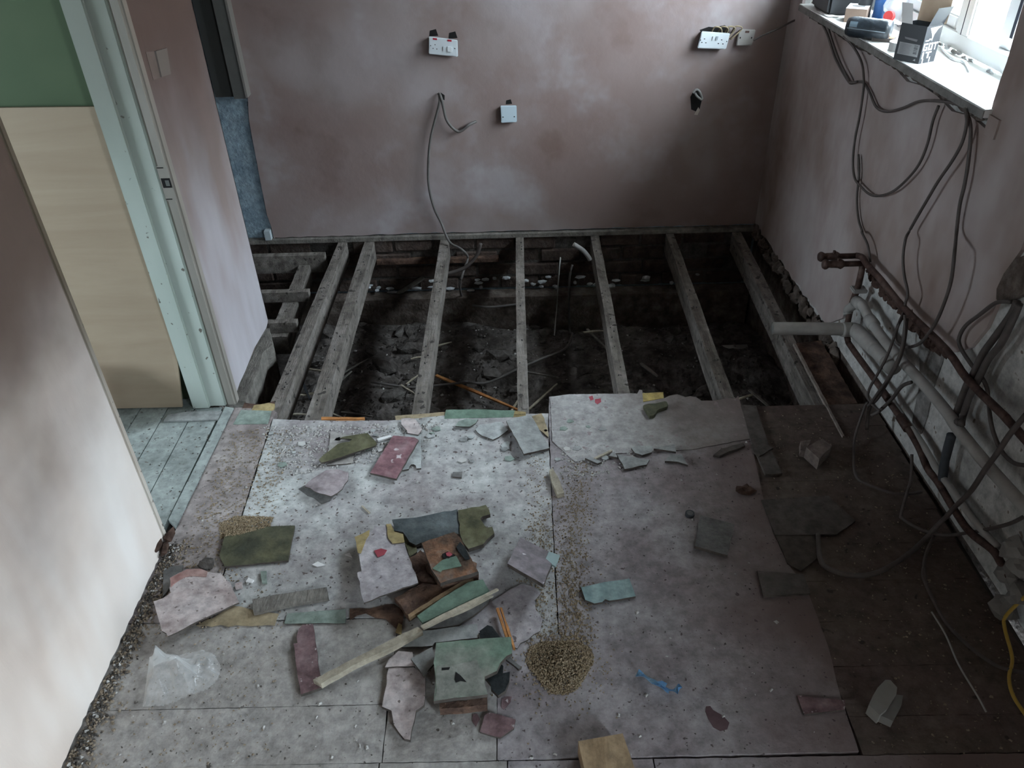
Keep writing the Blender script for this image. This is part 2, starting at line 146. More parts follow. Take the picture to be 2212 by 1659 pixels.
'sd_right':[(0.1922,2.082,0),(0.1626,1.8771,0),(0.1284,1.6773,0),(0.1176,1.5009,0),(0.1161,1.3742,0),(0.1037,1.2728,0)],
'sd_pile':[(0.0717,1.2255,0)],
'sd_b':[(-0.9491,1.742,0),(-0.9076,1.7737,0),(-0.7858,1.7661,0),(-0.7886,1.7173,0),(-0.8811,1.6803,0),(-0.9251,1.6815,0)],
'sd_h':[(-1.0705,2.0287,0),(-0.9419,2.197,0),(-0.8455,2.2066,0),(-0.9811,1.6517,0),(-1.0472,1.564,0),(-0.9534,2.0016,0)],
'flex_dark':[(-0.2026,3.6,0.0259),(-0.2244,3.6,-0.0349),(-0.2781,3.6,-0.0958),(-0.3239,3.6,-0.1191),(-0.3821,3.6,-0.1365)],
'conduit':[(0.2512,3.55,0.0336),(0.2946,3.55,0.0022),(0.3199,3.55,-0.029),(0.3341,3.55,-0.0533)],
'cable_wall_drop':[(-0.3623,3.775,0.7048),(-0.3648,3.775,0.6935),(-0.3655,3.765,0.6661),(-0.3813,3.765,0.6167),(-0.4178,3.765,0.5116),(-0.4391,3.765,0.4071),(-0.4515,3.765,0.2677),(-0.4345,3.765,0.1461),(-0.4059,3.765,0.068),(-0.3662,3.7,-0.0071),(-0.3083,3.66,-0.0275),(-0.2789,3.66,-0.0631),(-0.2774,3.66,-0.0913),(-0.2993,3.6,-0.1304),(-0.3208,3.6,-0.2158),(-0.3239,3.7735,-0.38),(-0.2806,3.7105,-0.38),(-0.1926,3.6796,-0.38),(-0.0995,3.6882,-0.38),(0.0075,3.7162,-0.38),(0.1032,3.7792,-0.38),(0.2066,3.8154,-0.38),(0.2995,3.8811,-0.38)],
'cable_wall_loop':[(-0.3656,3.78,0.7023),(-0.3562,3.765,0.6848),(-0.3485,3.765,0.635),(-0.3404,3.765,0.5883),(-0.3195,3.765,0.5524),(-0.2896,3.765,0.5278),(-0.2653,3.765,0.5351),(-0.2362,3.765,0.5579),(-0.2033,3.79,0.5648)],
'cable_pit':[(0.2469,3.55,-0.0782),(0.2327,3.55,-0.1758),(0.2454,3.6694,-0.36),(0.2402,3.3704,-0.36),(0.1949,3.2243,-0.36),(0.0836,3.1423,-0.36),(-0.0356,3.0841,-0.36),(-0.1755,3.0385,-0.36),(-0.2796,3.0225,-0.36),(-0.431,3.0267,-0.36),(-0.5447,3.0313,-0.36),(-0.7209,3.0386,-0.36)],
'rod_thin':[(0.1851,3.5,-0.0103),(0.1737,3.5,-0.1611),(0.1783,3.6769,-0.37),(0.151,3.367,-0.37)],
's0':[(-0.8691,3.7698,-0.37),(-0.5258,3.78,-0.2482)],
's1':[(-0.8544,3.0912,-0.37),(-0.7666,3.2595,-0.37)],
's2':[(-0.8737,3.0005,-0.37),(-0.8126,3.0895,-0.37)],
's3':[(-1.0809,3.1908,-0.37),(-0.9512,3.1319,-0.37)],
's4':[(-1.0591,2.9439,-0.37),(-0.8509,2.9699,-0.37)],
's5':[(-1.0331,2.7657,-0.37),(-0.9682,2.7858,-0.37)],
's6':[(-0.8711,2.8003,-0.37),(-0.7629,2.7513,-0.37)],
's7':[(-0.8151,2.7982,-0.37),(-0.6776,2.7885,-0.37)],
's8':[(-0.5569,3.2504,-0.37),(-0.4985,3.2814,-0.37)],
's9':[(-0.561,3.0636,-0.37),(-0.505,3.1555,-0.37)],
's10':[(-0.5823,3.0441,-0.37),(-0.5076,2.9416,-0.37)],
's11':[(-0.4488,3.3534,-0.37),(-0.3637,3.3905,-0.37)],
's12':[(-1.0702,3.1002,-0.37),(-0.9805,2.9119,-0.37)],
's13':[(-0.4205,3.1044,-0.37),(-0.0372,2.8423,-0.37)],
's14':[(0.0129,2.8357,-0.37),(0.1474,2.9792,-0.37)],
's15':[(-0.1139,2.7317,-0.37),(-0.034,2.9084,-0.37)],
's16':[(0.005,3.0659,-0.37),(0.1545,3.0089,-0.37)],
's17':[(0.2974,3.3838,-0.37),(0.4096,3.4479,-0.37)],
's18':[(0.3225,3.4666,-0.37),(0.4132,3.23,-0.37)],
's19':[(1.0184,2.944,-0.37),(1.1142,2.7979,-0.37)],
's20':[(0.7853,2.3564,-0.06),(0.8631,2.4479,-0.06)],
's21':[(0.5554,3.1691,-0.37),(0.6258,3.0813,-0.37)],
's22':[(-1.0174,2.9374,-0.37),(-0.9383,2.944,-0.37)],
's23':[(0.9557,3.6618,-0.37),(1.1322,3.6529,-0.37)],
'pitorange_a':[(-0.7379,2.2741,-0.005),(-0.5798,2.2661,-0.005),(-0.5785,2.2573,-0.005),(-0.7347,2.2579,-0.005)],
'pitorange_b':[(-0.684,2.2628,-0.008),(-0.5794,2.2604,-0.008),(-0.5783,2.2531,-0.008),(-0.6819,2.2511,-0.008)],
'noggin_a':[(-1.364,3.6918,-0.03),(-0.996,3.6704,-0.03),(-0.9882,3.6029,-0.03),(-1.3455,3.6344,-0.03)],
'noggin_b':[(-1.2143,3.292,-0.03),(-0.9965,3.2871,-0.03),(-0.9916,3.2486,-0.03),(-1.1994,3.2517,-0.03)],
'noggin_c':[(-1.1119,3.0175,-0.03),(-0.9902,3.0146,-0.03),(-0.982,2.9775,-0.03),(-1.1089,2.9818,-0.03)],
'short_joist':[(-1.1246,3.6431,-0.05),(-1.0713,3.6475,-0.05),(-1.0335,3.0328,-0.05),(-1.1178,3.0368,-0.05)],
'rubble_spots':[(-0.1076,3.2376,-0.36),(-0.18,2.7794,-0.36),(-0.3551,2.8505,-0.36),(-0.0647,2.8023,-0.36),(-0.1537,3.11,-0.36),(-0.1976,3.9137,-0.36),(0.1092,3.9704,-0.36),(0.3829,3.8972,-0.36)],
'rubble_spots2':[(0.7768,3.5398,-0.36),(0.7217,3.3954,-0.36),(0.8492,3.3776,-0.36),(0.9597,3.4322,-0.36),(0.6642,3.8967,-0.36),(0.6983,3.8949,-0.36)],
'rubble_spots3':[(-0.5786,3.3494,-0.36),(-0.6428,3.5833,-0.36),(-0.6665,3.2069,-0.36),(-0.5249,3.4415,-0.36),(-1.0519,3.2791,-0.36),(-1.0137,3.5008,-0.36),(-0.6068,2.9659,-0.36),(-1.0353,2.8209,-0.36),(-0.3532,2.7859,-0.36),(-0.3082,2.8674,-0.36)],
'sole_plate':[(-1.0993,2.9232,-0.02),(-1.0367,2.7729,-0.02),(-1.0773,2.7147,-0.02),(-1.0528,2.5987,-0.02),(-1.0382,2.3869,-0.02),(-1.0817,2.3803,-0.02),(-1.0858,2.4309,-0.02)],
'right_board':[(1.0775,2.6905,-0.01),(1.083,2.2792,-0.01),(1.1895,2.29,-0.01),(1.1905,2.7087,-0.01)],
'right_batten':[(1.0678,2.6737,0.004),(1.0763,2.6688,0.004),(1.0756,2.2647,0.004),(1.0656,2.2614,0.004)],
'right_batten2':[(1.0708,2.3336,0.004),(1.0737,2.2632,0.004),(1.0745,2.153,0.004),(1.0743,2.0927,0.004),(1.0674,2.0898,0.004),(1.0665,2.1468,0.004),(1.0674,2.2565,0.004),(1.0635,2.3303,0.004)],
'plaster_edge_r':[(1.2235,2.5858,0.3787),(1.2238,2.5736,0.3015),(1.2229,2.606,0.2192),(1.222,2.64,0.1326),(1.2188,2.7635,0.0312)],
'plaster_edge_up':[(1.2246,2.5442,0.4001),(1.2325,2.2453,0.4063),(1.24,1.9625,0.4323),(1.2408,1.9323,0.4419),(1.2414,1.9105,0.4613),(1.2425,1.8684,0.5),(1.2434,1.8339,0.5862),(1.2436,1.8283,0.6712),(1.243,1.848,0.6914),(1.2432,1.8415,0.7451),(1.2436,1.8263,0.7934),(1.2439,1.8151,0.8246),(1.2439,1.816,0.8494)],
'brown_patch':[(1.2405,1.7911,0.8216),(1.2398,1.8206,0.7963),(1.2393,1.8393,0.7463),(1.2391,1.8449,0.6989),(1.2394,1.8323,0.6748),(1.2401,1.8083,0.6743),(1.2414,1.7601,0.7211),(1.2419,1.7401,0.7405)],
'grey_patch':[(1.2384,2.2508,0.392),(1.2441,2.0338,0.4298),(1.2455,1.9829,0.4084),(1.2456,1.979,0.3775),(1.2455,1.9795,0.2775),(1.246,1.9617,0.1827),(1.246,1.9623,0.116),(1.2453,1.9886,0.0751),(1.2443,2.028,0.1113),(1.2436,2.0513,0.2347),(1.2418,2.1223,0.3653)],
'pipe_top':[(1.1745,2.5478,0.4457),(1.1757,2.5031,0.4612),(1.1771,2.4487,0.4575),(1.18,2.3415,0.4609),(1.1848,2.1584,0.4583),(1.1919,1.8907,0.4786),(1.1953,1.7625,0.4678),(1.2001,1.5797,0.4823),(1.2,1.5847,0.4813),(1.2024,1.4938,0.4838),(1.2054,1.3822,0.485)],
'pipe_down':[(1.1807,2.5025,0.4379),(1.1809,2.4926,0.4212),(1.181,2.4902,0.3439),(1.1807,2.5025,0.2798),(1.1807,2.5002,0.2176),(1.181,2.4892,0.1693),(1.1817,2.4634,0.1451),(1.1873,2.4415,0.1337),(1.1928,2.2341,0.1389),(1.1961,2.1089,0.1421),(1.1952,2.1431,0.1356),(1.1993,1.9888,0.1383),(1.2021,1.8827,0.1306),(1.2042,1.8052,0.1084),(1.2059,1.7388,0.1125),(1.2085,1.6399,0.1046),(1.211,1.5467,0.1069),(1.2136,1.4499,0.1421),(1.2148,1.4025,0.1411),(1.2159,1.3616,0.1391)],
'pipe_second':[(1.2055,2.1316,0.139),(1.2087,2.0125,0.1384),(1.212,1.8872,0.1406),(1.2151,1.771,0.1293),(1.2175,1.678,0.132),(1.2207,1.5586,0.1352),(1.2237,1.4471,0.1537)],
'waste_small':[(1.1757,2.5008,0.2321),(1.1755,2.5094,0.2468),(1.1762,2.4829,0.2791),(1.1772,2.447,0.3118),(1.1782,2.4088,0.3197),(1.1803,2.3285,0.3066),(1.1847,2.1635,0.3048),(1.1912,1.9153,0.3257),(1.1947,1.7853,0.3299),(1.1961,1.7335,0.3243),(1.2002,1.5763,0.3286),(1.2048,1.4053,0.343),(1.2075,1.3003,0.3555)],
'waste_big':[(1.1685,2.3964,0.2249),(1.1699,2.3448,0.2379),(1.1728,2.2326,0.2554),(1.1757,2.1232,0.2707)],
'waste_stub':[(1.1579,2.4176,0.2218)],
'valve_a':[(1.1747,2.5389,0.4492)],
'valve_b':[(1.176,2.4924,0.4432)],
'lagging':[(1.215,1.7718,0.2672),(1.2154,1.7603,0.1844),(1.2159,1.7387,0.1193)],
'clip':[(1.181,2.4891,0.3421)],
'crust':[(1.2268,2.5365,0.3785),(1.231,2.3758,0.383),(1.2346,2.2419,0.3929),(1.2379,2.1171,0.3989),(1.2418,1.969,0.4239)],
'wire_a':[(1.1913,3.3473,1.039),(1.1932,3.2767,1.0164),(1.1962,3.1604,0.9596),(1.2,3.0198,0.9217),(1.2012,2.9736,0.9181),(1.2026,2.919,0.9393),(1.2039,2.8699,0.9459),(1.2056,2.8091,0.9301),(1.2074,2.7378,0.9035),(1.2096,2.6582,0.9124),(1.2121,2.5621,0.9514),(1.2143,2.4781,0.9957),(1.2162,2.4066,1.0201),(1.2192,2.2949,1.047),(1.221,2.2254,1.055)],
'wire_b':[(1.1856,3.2618,1.0428),(1.1879,3.1736,0.9979),(1.1903,3.0847,0.9598),(1.1928,2.99,0.9297),(1.1934,2.9669,0.9224),(1.1949,2.9106,0.9409)],
'wire_c':[(1.1897,3.1043,1.0489),(1.1924,3.0031,1.0364),(1.1947,2.9157,1.0097),(1.1959,2.8712,0.9738),(1.1966,2.8468,0.9285),(1.197,2.8303,0.8452),(1.1971,2.8273,0.7689),(1.1976,2.8058,0.6969),(1.1988,2.7616,0.6469),(1.2005,2.6967,0.639),(1.2026,2.6178,0.6427),(1.2046,2.5448,0.668),(1.2068,2.4619,0.7195),(1.2086,2.3916,0.7939),(1.2096,2.355,0.8523),(1.2099,2.3419,0.9157),(1.2098,2.3469,0.9786),(1.21,2.3388,1.0254)],
'wire_d':[(1.2061,2.7902,0.7211),(1.2071,2.7524,0.6692),(1.2078,2.7241,0.5844),(1.2091,2.6755,0.5268),(1.2105,2.6243,0.5011),(1.1934,2.5869,0.5141),(1.1951,2.523,0.4954),(1.1964,2.4768,0.4559)],
'wire_e':[(1.204,2.1893,1.0628),(1.2048,2.1596,1.0376),(1.205,2.1516,0.9844),(1.2044,2.1727,0.9229),(1.2034,2.2122,0.8478),(1.2025,2.2458,0.767),(1.2018,2.2704,0.707),(1.2013,2.2895,0.6562),(1.1821,2.261,0.6423),(1.1825,2.2463,0.5897),(1.1834,2.2118,0.5467),(1.1846,2.1647,0.5109),(1.1847,2.1605,0.476),(1.1849,2.1537,0.4505),(1.1465,2.0926,0.4504),(1.1464,2.0987,0.3743),(1.1462,2.1063,0.3123),(1.1455,2.1303,0.2275),(1.145,2.1527,0.1499),(1.1454,2.1346,0.1195),(1.1475,2.0563,0.1353)],
'wire_f':[(1.2139,2.191,1.0551),(1.2151,2.1482,1.0202),(1.2159,2.1175,0.9535),(1.2164,2.0986,0.8883),(1.2166,2.0907,0.8283),(1.2172,2.0665,0.759),(1.1795,1.982,0.74),(1.1802,1.9556,0.6641),(1.1802,1.9545,0.583),(1.1799,1.9674,0.5094),(1.179,1.9994,0.4369),(1.178,2.0382,0.3953),(1.1767,2.0864,0.3641),(1.1755,2.1336,0.3556),(1.1751,2.1482,0.3944),(1.1753,2.1378,0.4349)],
'wire_g':[(1.1422,2.0672,0.4904),(1.1431,2.0321,0.4254),(1.1431,2.0345,0.3167),(1.1419,2.0782,0.2089),(1.1409,2.1177,0.1128),(1.1356,2.1265,0.1156),(1.121,2.1093,0.05),(1.0938,2.0576,0.012),(1.0516,1.9411,0.012),(1.0396,1.8747,0.012),(1.0644,1.8415,0.012),(1.1221,1.8029,0.012),(1.1741,1.7987,0.012),(1.2126,1.8053,0.012)],
'wire_h':[(1.1521,2.0699,0.4763),(1.1528,2.0459,0.3952),(1.1527,2.0485,0.3288),(1.1519,2.0799,0.2167),(1.1514,2.0997,0.155),(1.1506,2.1291,0.0886),(1.1486,2.1017,0.02)],
'wire_i':[(1.2256,1.7515,0.7128),(1.2242,1.8044,0.6798),(1.2229,1.852,0.6145),(1.2219,1.8903,0.5583),(1.2217,1.8998,0.5119),(1.2223,1.8765,0.4921),(1.224,1.8111,0.4819),(1.2254,1.7586,0.4806),(1.2264,1.7217,0.4695),(1.2271,1.6962,0.4444),(1.1987,1.6327,0.4478),(1.1997,1.5968,0.4185),(1.2011,1.5448,0.3996),(1.2024,1.4933,0.4055),(1.2035,1.4521,0.4322)],
'wire_j':[(1.2164,1.7196,0.734),(1.2164,1.7214,0.695),(1.2156,1.7492,0.6075),(1.2151,1.7684,0.5447),(1.2149,1.7778,0.4611),(1.2147,1.7861,0.4232),(1.2147,1.7841,0.3222),(1.1864,1.7196,0.3522)],
'wire_k':[(1.2167,1.708,0.7326),(1.2167,1.7093,0.6967),(1.2165,1.718,0.61),(1.2159,1.741,0.548),(1.2156,1.7508,0.4676),(1.2154,1.7577,0.4117),(1.2155,1.7542,0.3455),(1.1868,1.7067,0.3583)],
'wire_l':[(1.1727,1.4812,0.5661),(1.1721,1.504,0.4873),(1.1718,1.5168,0.4204),(1.1713,1.5341,0.3467),(1.1709,1.5514,0.257),(1.1701,1.5825,0.171),(1.1696,1.6011,0.1121),(1.1713,1.6255,0.05),(1.1427,1.6122,0.012),(1.0832,1.5644,0.012),(1.0208,1.5226,0.012),(0.9569,1.4903,0.012),(0.9087,1.4811,0.012),(0.8662,1.4884,0.012),(0.8263,1.5147,0.012),(0.8208,1.5494,0.012),(0.8435,1.6388,0.012)],
'wire_m':[(1.2246,1.4096,0.3063),(1.2237,1.445,0.2419),(1.222,1.5082,0.1555),(1.2201,1.5808,0.0642),(1.1892,1.6075,0.03),(1.1621,1.6413,0.01),(1.1314,1.6656,0.01),(1.1122,1.6949,0.01),(1.1146,1.7143,0.01),(1.1547,1.7848,0.0379),(1.1546,1.7894,0.0863),(1.1537,1.8237,0.1496)],
'wire_n':[(1.1836,1.636,0.01),(1.1338,1.5738,0.01),(1.0956,1.5096,0.01),(1.0762,1.4439,0.01),(1.0945,1.5048,0.01),(1.0796,1.4733,0.01),(1.0741,1.3988,0.01),(1.0753,1.3242,0.01),(1.0958,1.2609,0.01),(1.1222,1.2152,0.01),(1.1546,1.1854,0.01),(1.2222,1.1662,0.01)],
'wire_o':[(1.0556,1.3604,0.006),(1.0606,1.2879,0.006),(1.054,1.2011,0.006),(1.0597,1.1131,0.006),(1.0603,1.0731,0.006)],
'wire_p':[(1.2278,1.2902,0.181),(1.2077,1.3061,0.06),(1.2031,1.29,0.03),(1.1893,1.2124,0.012),(1.1548,1.1591,0.012),(1.1396,1.1077,0.012),(1.1448,1.0485,0.012)],
'wire_q':[(1.1793,1.9875,0.298),(1.1783,2.0281,0.2533),(1.1775,2.0582,0.1852),(1.1763,2.1029,0.1035),(1.156,2.112,0.0719)],
'wire_r':[(1.1986,3.5248,1.0308),(1.2508,3.7,0.9984),(1.1958,3.7,0.9867),(1.1361,3.7,0.9582),(1.0685,3.7,0.9296),(1.0282,3.7,0.9086)],
'mortar_lump':[(1.2252,1.3896,0.2018),(1.2257,1.3707,0.1371),(1.2268,1.3266,0.1187),(1.2262,1.3514,0.0344),(1.2261,1.355,0.1809)],
'socket_hole_shade':[(0.8085,3.785,0.9398),(0.8477,3.785,0.9518),(0.8738,3.785,0.9489),(0.917,3.785,0.9567),(0.9409,3.785,0.9429),(0.9399,3.785,0.9221),(0.8169,3.785,0.9309)],
'hole_shade_low':[(0.7972,3.785,0.6501),(0.8131,3.785,0.6836),(0.8368,3.785,0.6773),(0.8528,3.785,0.6371),(0.8439,3.785,0.5757),(0.807,3.785,0.5923)],
'hole_chip':[(0.8391,3.775,0.6021),(0.8484,3.775,0.5883),(0.8392,3.775,0.5653),(0.8233,3.775,0.5677)],
'hole_wire':[(0.8026,3.765,0.6744),(0.8164,3.765,0.689),(0.8328,3.765,0.6792),(0.8483,3.765,0.6429),(0.8235,3.765,0.6588),(0.8123,3.765,0.6742)],
'hole_shade_mid':[(-0.376,3.785,0.6986),(-0.36,3.785,0.7038),(-0.3417,3.785,0.69),(-0.3435,3.785,0.6673),(-0.3623,3.785,0.6754)],
'socket_l':[(-0.3898,3.76,0.9532),(-0.2635,3.76,0.9346),(-0.2664,3.76,0.8635),(-0.3964,3.76,0.8797)],
'socket_r':[(0.8108,3.75,0.9418),(0.9367,3.75,0.9296),(0.9267,3.75,0.8638),(0.7988,3.75,0.8716)],
'plate_r':[(0.98,3.77,0.9414),(1.0528,3.77,0.9376),(1.0452,3.77,0.8717),(0.9746,3.77,0.8719)],
'blank':[(-0.0854,3.765,0.6409),(-0.0097,3.765,0.6399),(-0.0097,3.765,0.5632),(-0.0844,3.765,0.5614)],
'ply':[(-1.2648,2.3496,0),(-1.4987,2.3528,0),(-1.2483,2.385,1.0708)],
'hall_brick':[(-1.4805,2.3,0.2959),(-1.4539,2.3,0.2951),(-1.4754,2.3,0.2274),(-1.4801,2.3,0.2832)],
'strike':[(-1.078,2.3047,0.885),(-1.078,2.3743,0.8579),(-1.078,2.3703,0.8417),(-1.078,2.3061,0.8656)],
'switch':[(-1.075,2.5061,1.2008),(-1.075,2.5919,1.1911),(-1.075,2.5703,1.1196),(-1.075,2.4993,1.1291)],
'switch_b':[(-1.08,2.4489,1.2128),(-1.08,2.5178,1.1982),(-1.08,2.5109,1.1262),(-1.08,2.4465,1.1344)],
'stub_bottom':[(-1.08,2.8976,0.0284),(-1.08,2.8644,0.0157),(-1.08,2.6846,0.0322),(-1.08,2.5383,0.0226),(-1.08,2.4615,0.0203),(-1.08,2.4019,0.0137)],
'bluepoly':[(-1.2561,3.79,0.7072),(-1.2732,3.79,0.6007),(-1.2771,3.79,0.5127),(-1.2789,3.79,0.4221),(-1.2834,3.79,0.3054),(-1.2853,3.79,0.209),(-1.2871,3.79,0.1224),(-1.2789,3.79,0.0589),(-1.2782,3.79,-0.0081)],
'batten':[(-1.3004,3.76,0.7137),(-1.2436,3.76,0.7206),(-1.2488,3.76,1.1253),(-1.2974,3.76,1.1267)],
'white_cube':[(-1.2946,3.76,0.0322),(-1.258,3.76,0.0348),(-1.2648,3.76,0.0008),(-1.3026,3.76,0.0019)],
'sill_front':[(1.1794,3.4925,1.0639),(1.2161,2.1095,1.0847)],
'sill_bot':[(1.1798,3.4809,1.0436),(1.216,2.1124,1.0643)],
'box_base':[(1.1899,2.6583,1.074),(1.2404,2.5895,1.074),(1.3004,2.6176,1.074)],
'boxtop':[(1.2084,2.7,1.1822),(1.2975,2.7,1.1686),(1.3309,2.7,1.1761)],
'roll':[(1.1527,2.9916,1.1),(1.2689,2.9058,1.1)],
'puck':[(1.2425,2.7799,1.074)],
'pucktop':[(1.2444,2.795,1.09)],
'cbox':[(1.203,3.1742,1.07),(1.2836,3.3291,1.07),(1.3382,3.3004,1.07)],
'tube':[(1.362,3.2562,1.07)],
'cap':[(1.365,3.1291,1.1)],
'sill_wire':[(1.391,2.7772,1.066),(1.368,2.6831,1.066),(1.3639,2.6146,1.066),(1.3768,2.5798,1.066),(1.3421,2.4673,1.066)]}
# ---------------------------------------------------------------- materials
def M(name, ramp, scale=6, detail=5, rough=.85, bump=0, bs=60, st=None, speck=None, spec=.3, metal=0, ramp2=None, scale2=1.5, mix2=.5, dist=0, stain_shade=None, grime=None):
    if grime is None: grime = .42 if bump >= .15 and not name.startswith('plaster') and name not in ('plywood',) else 0
    m = bpy.data.materials.new(name); m.use_nodes = True; nt = m.node_tree; N = nt.nodes; L = nt.links
    b = N['Principled BSDF']; b.inputs['Roughness'].default_value = rough; b.inputs['Specular IOR Level'].default_value = spec; b.inputs['Metallic'].default_value = metal
    if len(ramp) == 1 and not speck and not bump:
        b.inputs['Base Color'].default_value = (*ramp[0], 1); return m
    g = N.new('ShaderNodeNewGeometry'); mp = N.new('ShaderNodeMapping'); L.new(g.outputs['Position'], mp.inputs['Vector'])
    if st: mp.inputs['Scale'].default_value = st
    def tex(sc, det, rp, d=0):
        n = N.new('ShaderNodeTexNoise'); n.inputs['Scale'].default_value = sc; n.inputs['Detail'].default_value = det; n.inputs['Roughness'].default_value = .6; n.inputs['Distortion'].default_value = d
        L.new(mp.outputs[0], n.inputs['Vector']); r = N.new('ShaderNodeValToRGB'); L.new(n.outputs['Fac'], r.inputs[0])
        k = len(rp)
        while len(r.color_ramp.elements) < k: r.color_ramp.elements.new(.5)
        for i, c in enumerate(rp):
            e = r.color_ramp.elements[i]; e.position = .5 if k == 1 else .32+.36*i/(k-1); e.color = (*c, 1)
        return n, r
    n, r = tex(scale, detail, ramp, dist); out = r.outputs[0]
    if ramp2:
        n2, r2 = tex(scale2, 3, ramp2, .4); mx = N.new('ShaderNodeMix'); mx.data_type = 'RGBA'; mx.inputs[0].default_value = mix2
        L.new(out, mx.inputs[6]); L.new(r2.outputs[0], mx.inputs[7]); out = mx.outputs[2]
    if grime:   # fine dirt and wear in the surface
        ng = N.new('ShaderNodeTexNoise'); ng.inputs['Scale'].default_value = 26; ng.inputs['Detail'].default_value = 9; ng.inputs['Roughness'].default_value = .72; L.new(g.outputs['Position'], ng.inputs['Vector'])
        mg = N.new('ShaderNodeMapRange'); L.new(ng.outputs['Fac'], mg.inputs[0]); mg.inputs[1].default_value = .34; mg.inputs[2].default_value = .62; mg.inputs[3].default_value = 1-grime; mg.inputs[4].default_value = 1.12
        hs = N.new('ShaderNodeHueSaturation'); L.new(mg.outputs[0], hs.inputs['Value']); L.new(out, hs.inputs['Color']); out = hs.outputs[0]
    if stain_shade:   # damp, dirt and shade painted into the colour along one axis, cloudy edge
        dc, z0, z1 = stain_shade[:3]; ax_ = stain_shade[3] if len(stain_shade) > 3 else 'Z'; sp_ = N.new('ShaderNodeSeparateXYZ'); L.new(g.outputs['Position'], sp_.inputs[0])
        nd = N.new('ShaderNodeTexNoise'); nd.inputs['Scale'].default_value = 2.3; nd.inputs['Detail'].default_value = 4; L.new(g.outputs['Position'], nd.inputs['Vector'])
        ma = N.new('ShaderNodeMath'); ma.operation = 'MULTIPLY_ADD'; L.new(nd.outputs['Fac'], ma.inputs[0]); ma.inputs[1].default_value = .9; L.new(sp_.outputs[ax_], ma.inputs[2])
        mr = N.new('ShaderNodeMapRange'); mr.interpolation_type = 'SMOOTHSTEP'; L.new(ma.outputs[0], mr.inputs[0]); mr.inputs[1].default_value = z0+.45; mr.inputs[2].default_value = z1+.45
        mx = N.new('ShaderNodeMix'); mx.data_type = 'RGBA'; L.new(mr.outputs[0], mx.inputs[0]); L.new(out, mx.inputs[6]); mx.inputs[7].default_value = (*dc, 1); out = mx.outputs[2]
    if speck:
        col, ss, th = speck
        n3 = N.new('ShaderNodeTexNoise'); n3.inputs['Scale'].default_value = ss; n3.inputs['Detail'].default_value = 2; L.new(g.outputs['Position'], n3.inputs['Vector'])
        mr = N.new('ShaderNodeMapRange'); mr.inputs[1].default_value = th; mr.inputs[2].default_value = th+.04; L.new(n3.outputs['Fac'], mr.inputs[0])
        mx = N.new('ShaderNodeMix'); mx.data_type = 'RGBA'; L.new(mr.outputs[0], mx.inputs[0]); L.new(out, mx.inputs[6]); mx.inputs[7].default_value = (*col, 1); out = mx.outputs[2]
    L.new(out, b.inputs['Base Color'])
    if bump:
        nb = N.new('ShaderNodeTexNoise'); nb.inputs['Scale'].default_value = bs; nb.inputs['Detail'].default_value = 4; L.new(mp.outputs[0], nb.inputs['Vector'])
        bp = N.new('ShaderNodeBump'); bp.inputs['Strength'].default_value = bump; bp.inputs['Distance'].default_value = .01; L.new(nb.outputs['Fac'], bp.inputs['Height']); L.new(bp.outputs[0], b.inputs['Normal'])
    return m
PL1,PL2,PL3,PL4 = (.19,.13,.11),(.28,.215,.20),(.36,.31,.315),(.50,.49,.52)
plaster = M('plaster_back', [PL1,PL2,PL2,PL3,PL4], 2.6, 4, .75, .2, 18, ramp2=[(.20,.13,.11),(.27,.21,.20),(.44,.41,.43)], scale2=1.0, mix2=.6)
plaster_l = M('plaster_left', [(.56,.45,.385),(.74,.67,.62),(.82,.775,.735)], 1.8, 3, .8, .2, 20, st=(1,1.6,.55), ramp2=[(.40,.28,.21),(.70,.60,.53),(.84,.80,.765)], scale2=1.5, mix2=.65, stain_shade=((.125,.09,.075), .12, 1.05))  # upper part darker for damp and for weaker light, in one tone
plaster_s = M('plaster_stub', [(.33,.275,.265),(.42,.40,.425),(.49,.48,.51)], 2.2, 3, .75, .2, 20, st=(1,1.6,.5), stain_shade=((.15,.11,.10), .28, 1.3))  # damp and upper-wall shade mixed into one darker tone
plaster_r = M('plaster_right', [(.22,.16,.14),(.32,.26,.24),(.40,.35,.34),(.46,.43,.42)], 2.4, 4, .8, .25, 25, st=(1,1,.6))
painted = M('painted_wall', [(.36,.355,.34),(.52,.52,.50),(.58,.585,.57)], 5, 5, .6, .15, 30, speck=((.2,.17,.14), 26, .66))
blue = M('blue_paint', [(.20,.28,.34),(.27,.36,.42),(.33,.42,.47)], 9, 5, .6, .6, 90)
green_w = M('green_paint', [(.075,.115,.062),(.088,.128,.07),(.096,.135,.078)], 2, 3, .7)
render_b = M('raw_render', [(.06,.045,.035),(.12,.095,.08),(.2,.17,.15)], 14, 6, .95, .8, 60)
brickm = M('old_brick', [(.045,.032,.027),(.085,.06,.05),(.105,.085,.075)], 12, 5, .95, .8, 70)
mortar = M('mortar', [(.07,.062,.056),(.13,.12,.11)], 20, 5, .95, .8, 80)
limew = M('lime_mortar', [(.35,.36,.37),(.6,.62,.64)], 20, 4, .9, .5, 60)
gloss_w = M('gloss_white', [(.46,.53,.485),(.52,.585,.545),(.55,.60,.565)], 5, 3, .35, .05, 20, st=(1,1,.2), spec=.5, speck=((.15,.14,.12), 40, .70), stain_shade=((.30,.32,.285), .45, 1.4))  # dimmer top of the frame painted into the gloss colour
cream = M('cream_gloss', [(.42,.38,.33),(.55,.50,.44),(.60,.57,.52)], 8, 4, .4, .1, 20, st=(1,1,.3), spec=.5, speck=((.12,.1,.08), 50, .66), stain_shade=((.13,.105,.075), .15, .9))  # shadow on the upper lining painted in as a darker tone
beige = M('beige_edge', [(.25,.235,.21),(.34,.32,.29)], 10, 4, .5, .1, 30, st=(1,1,.2))
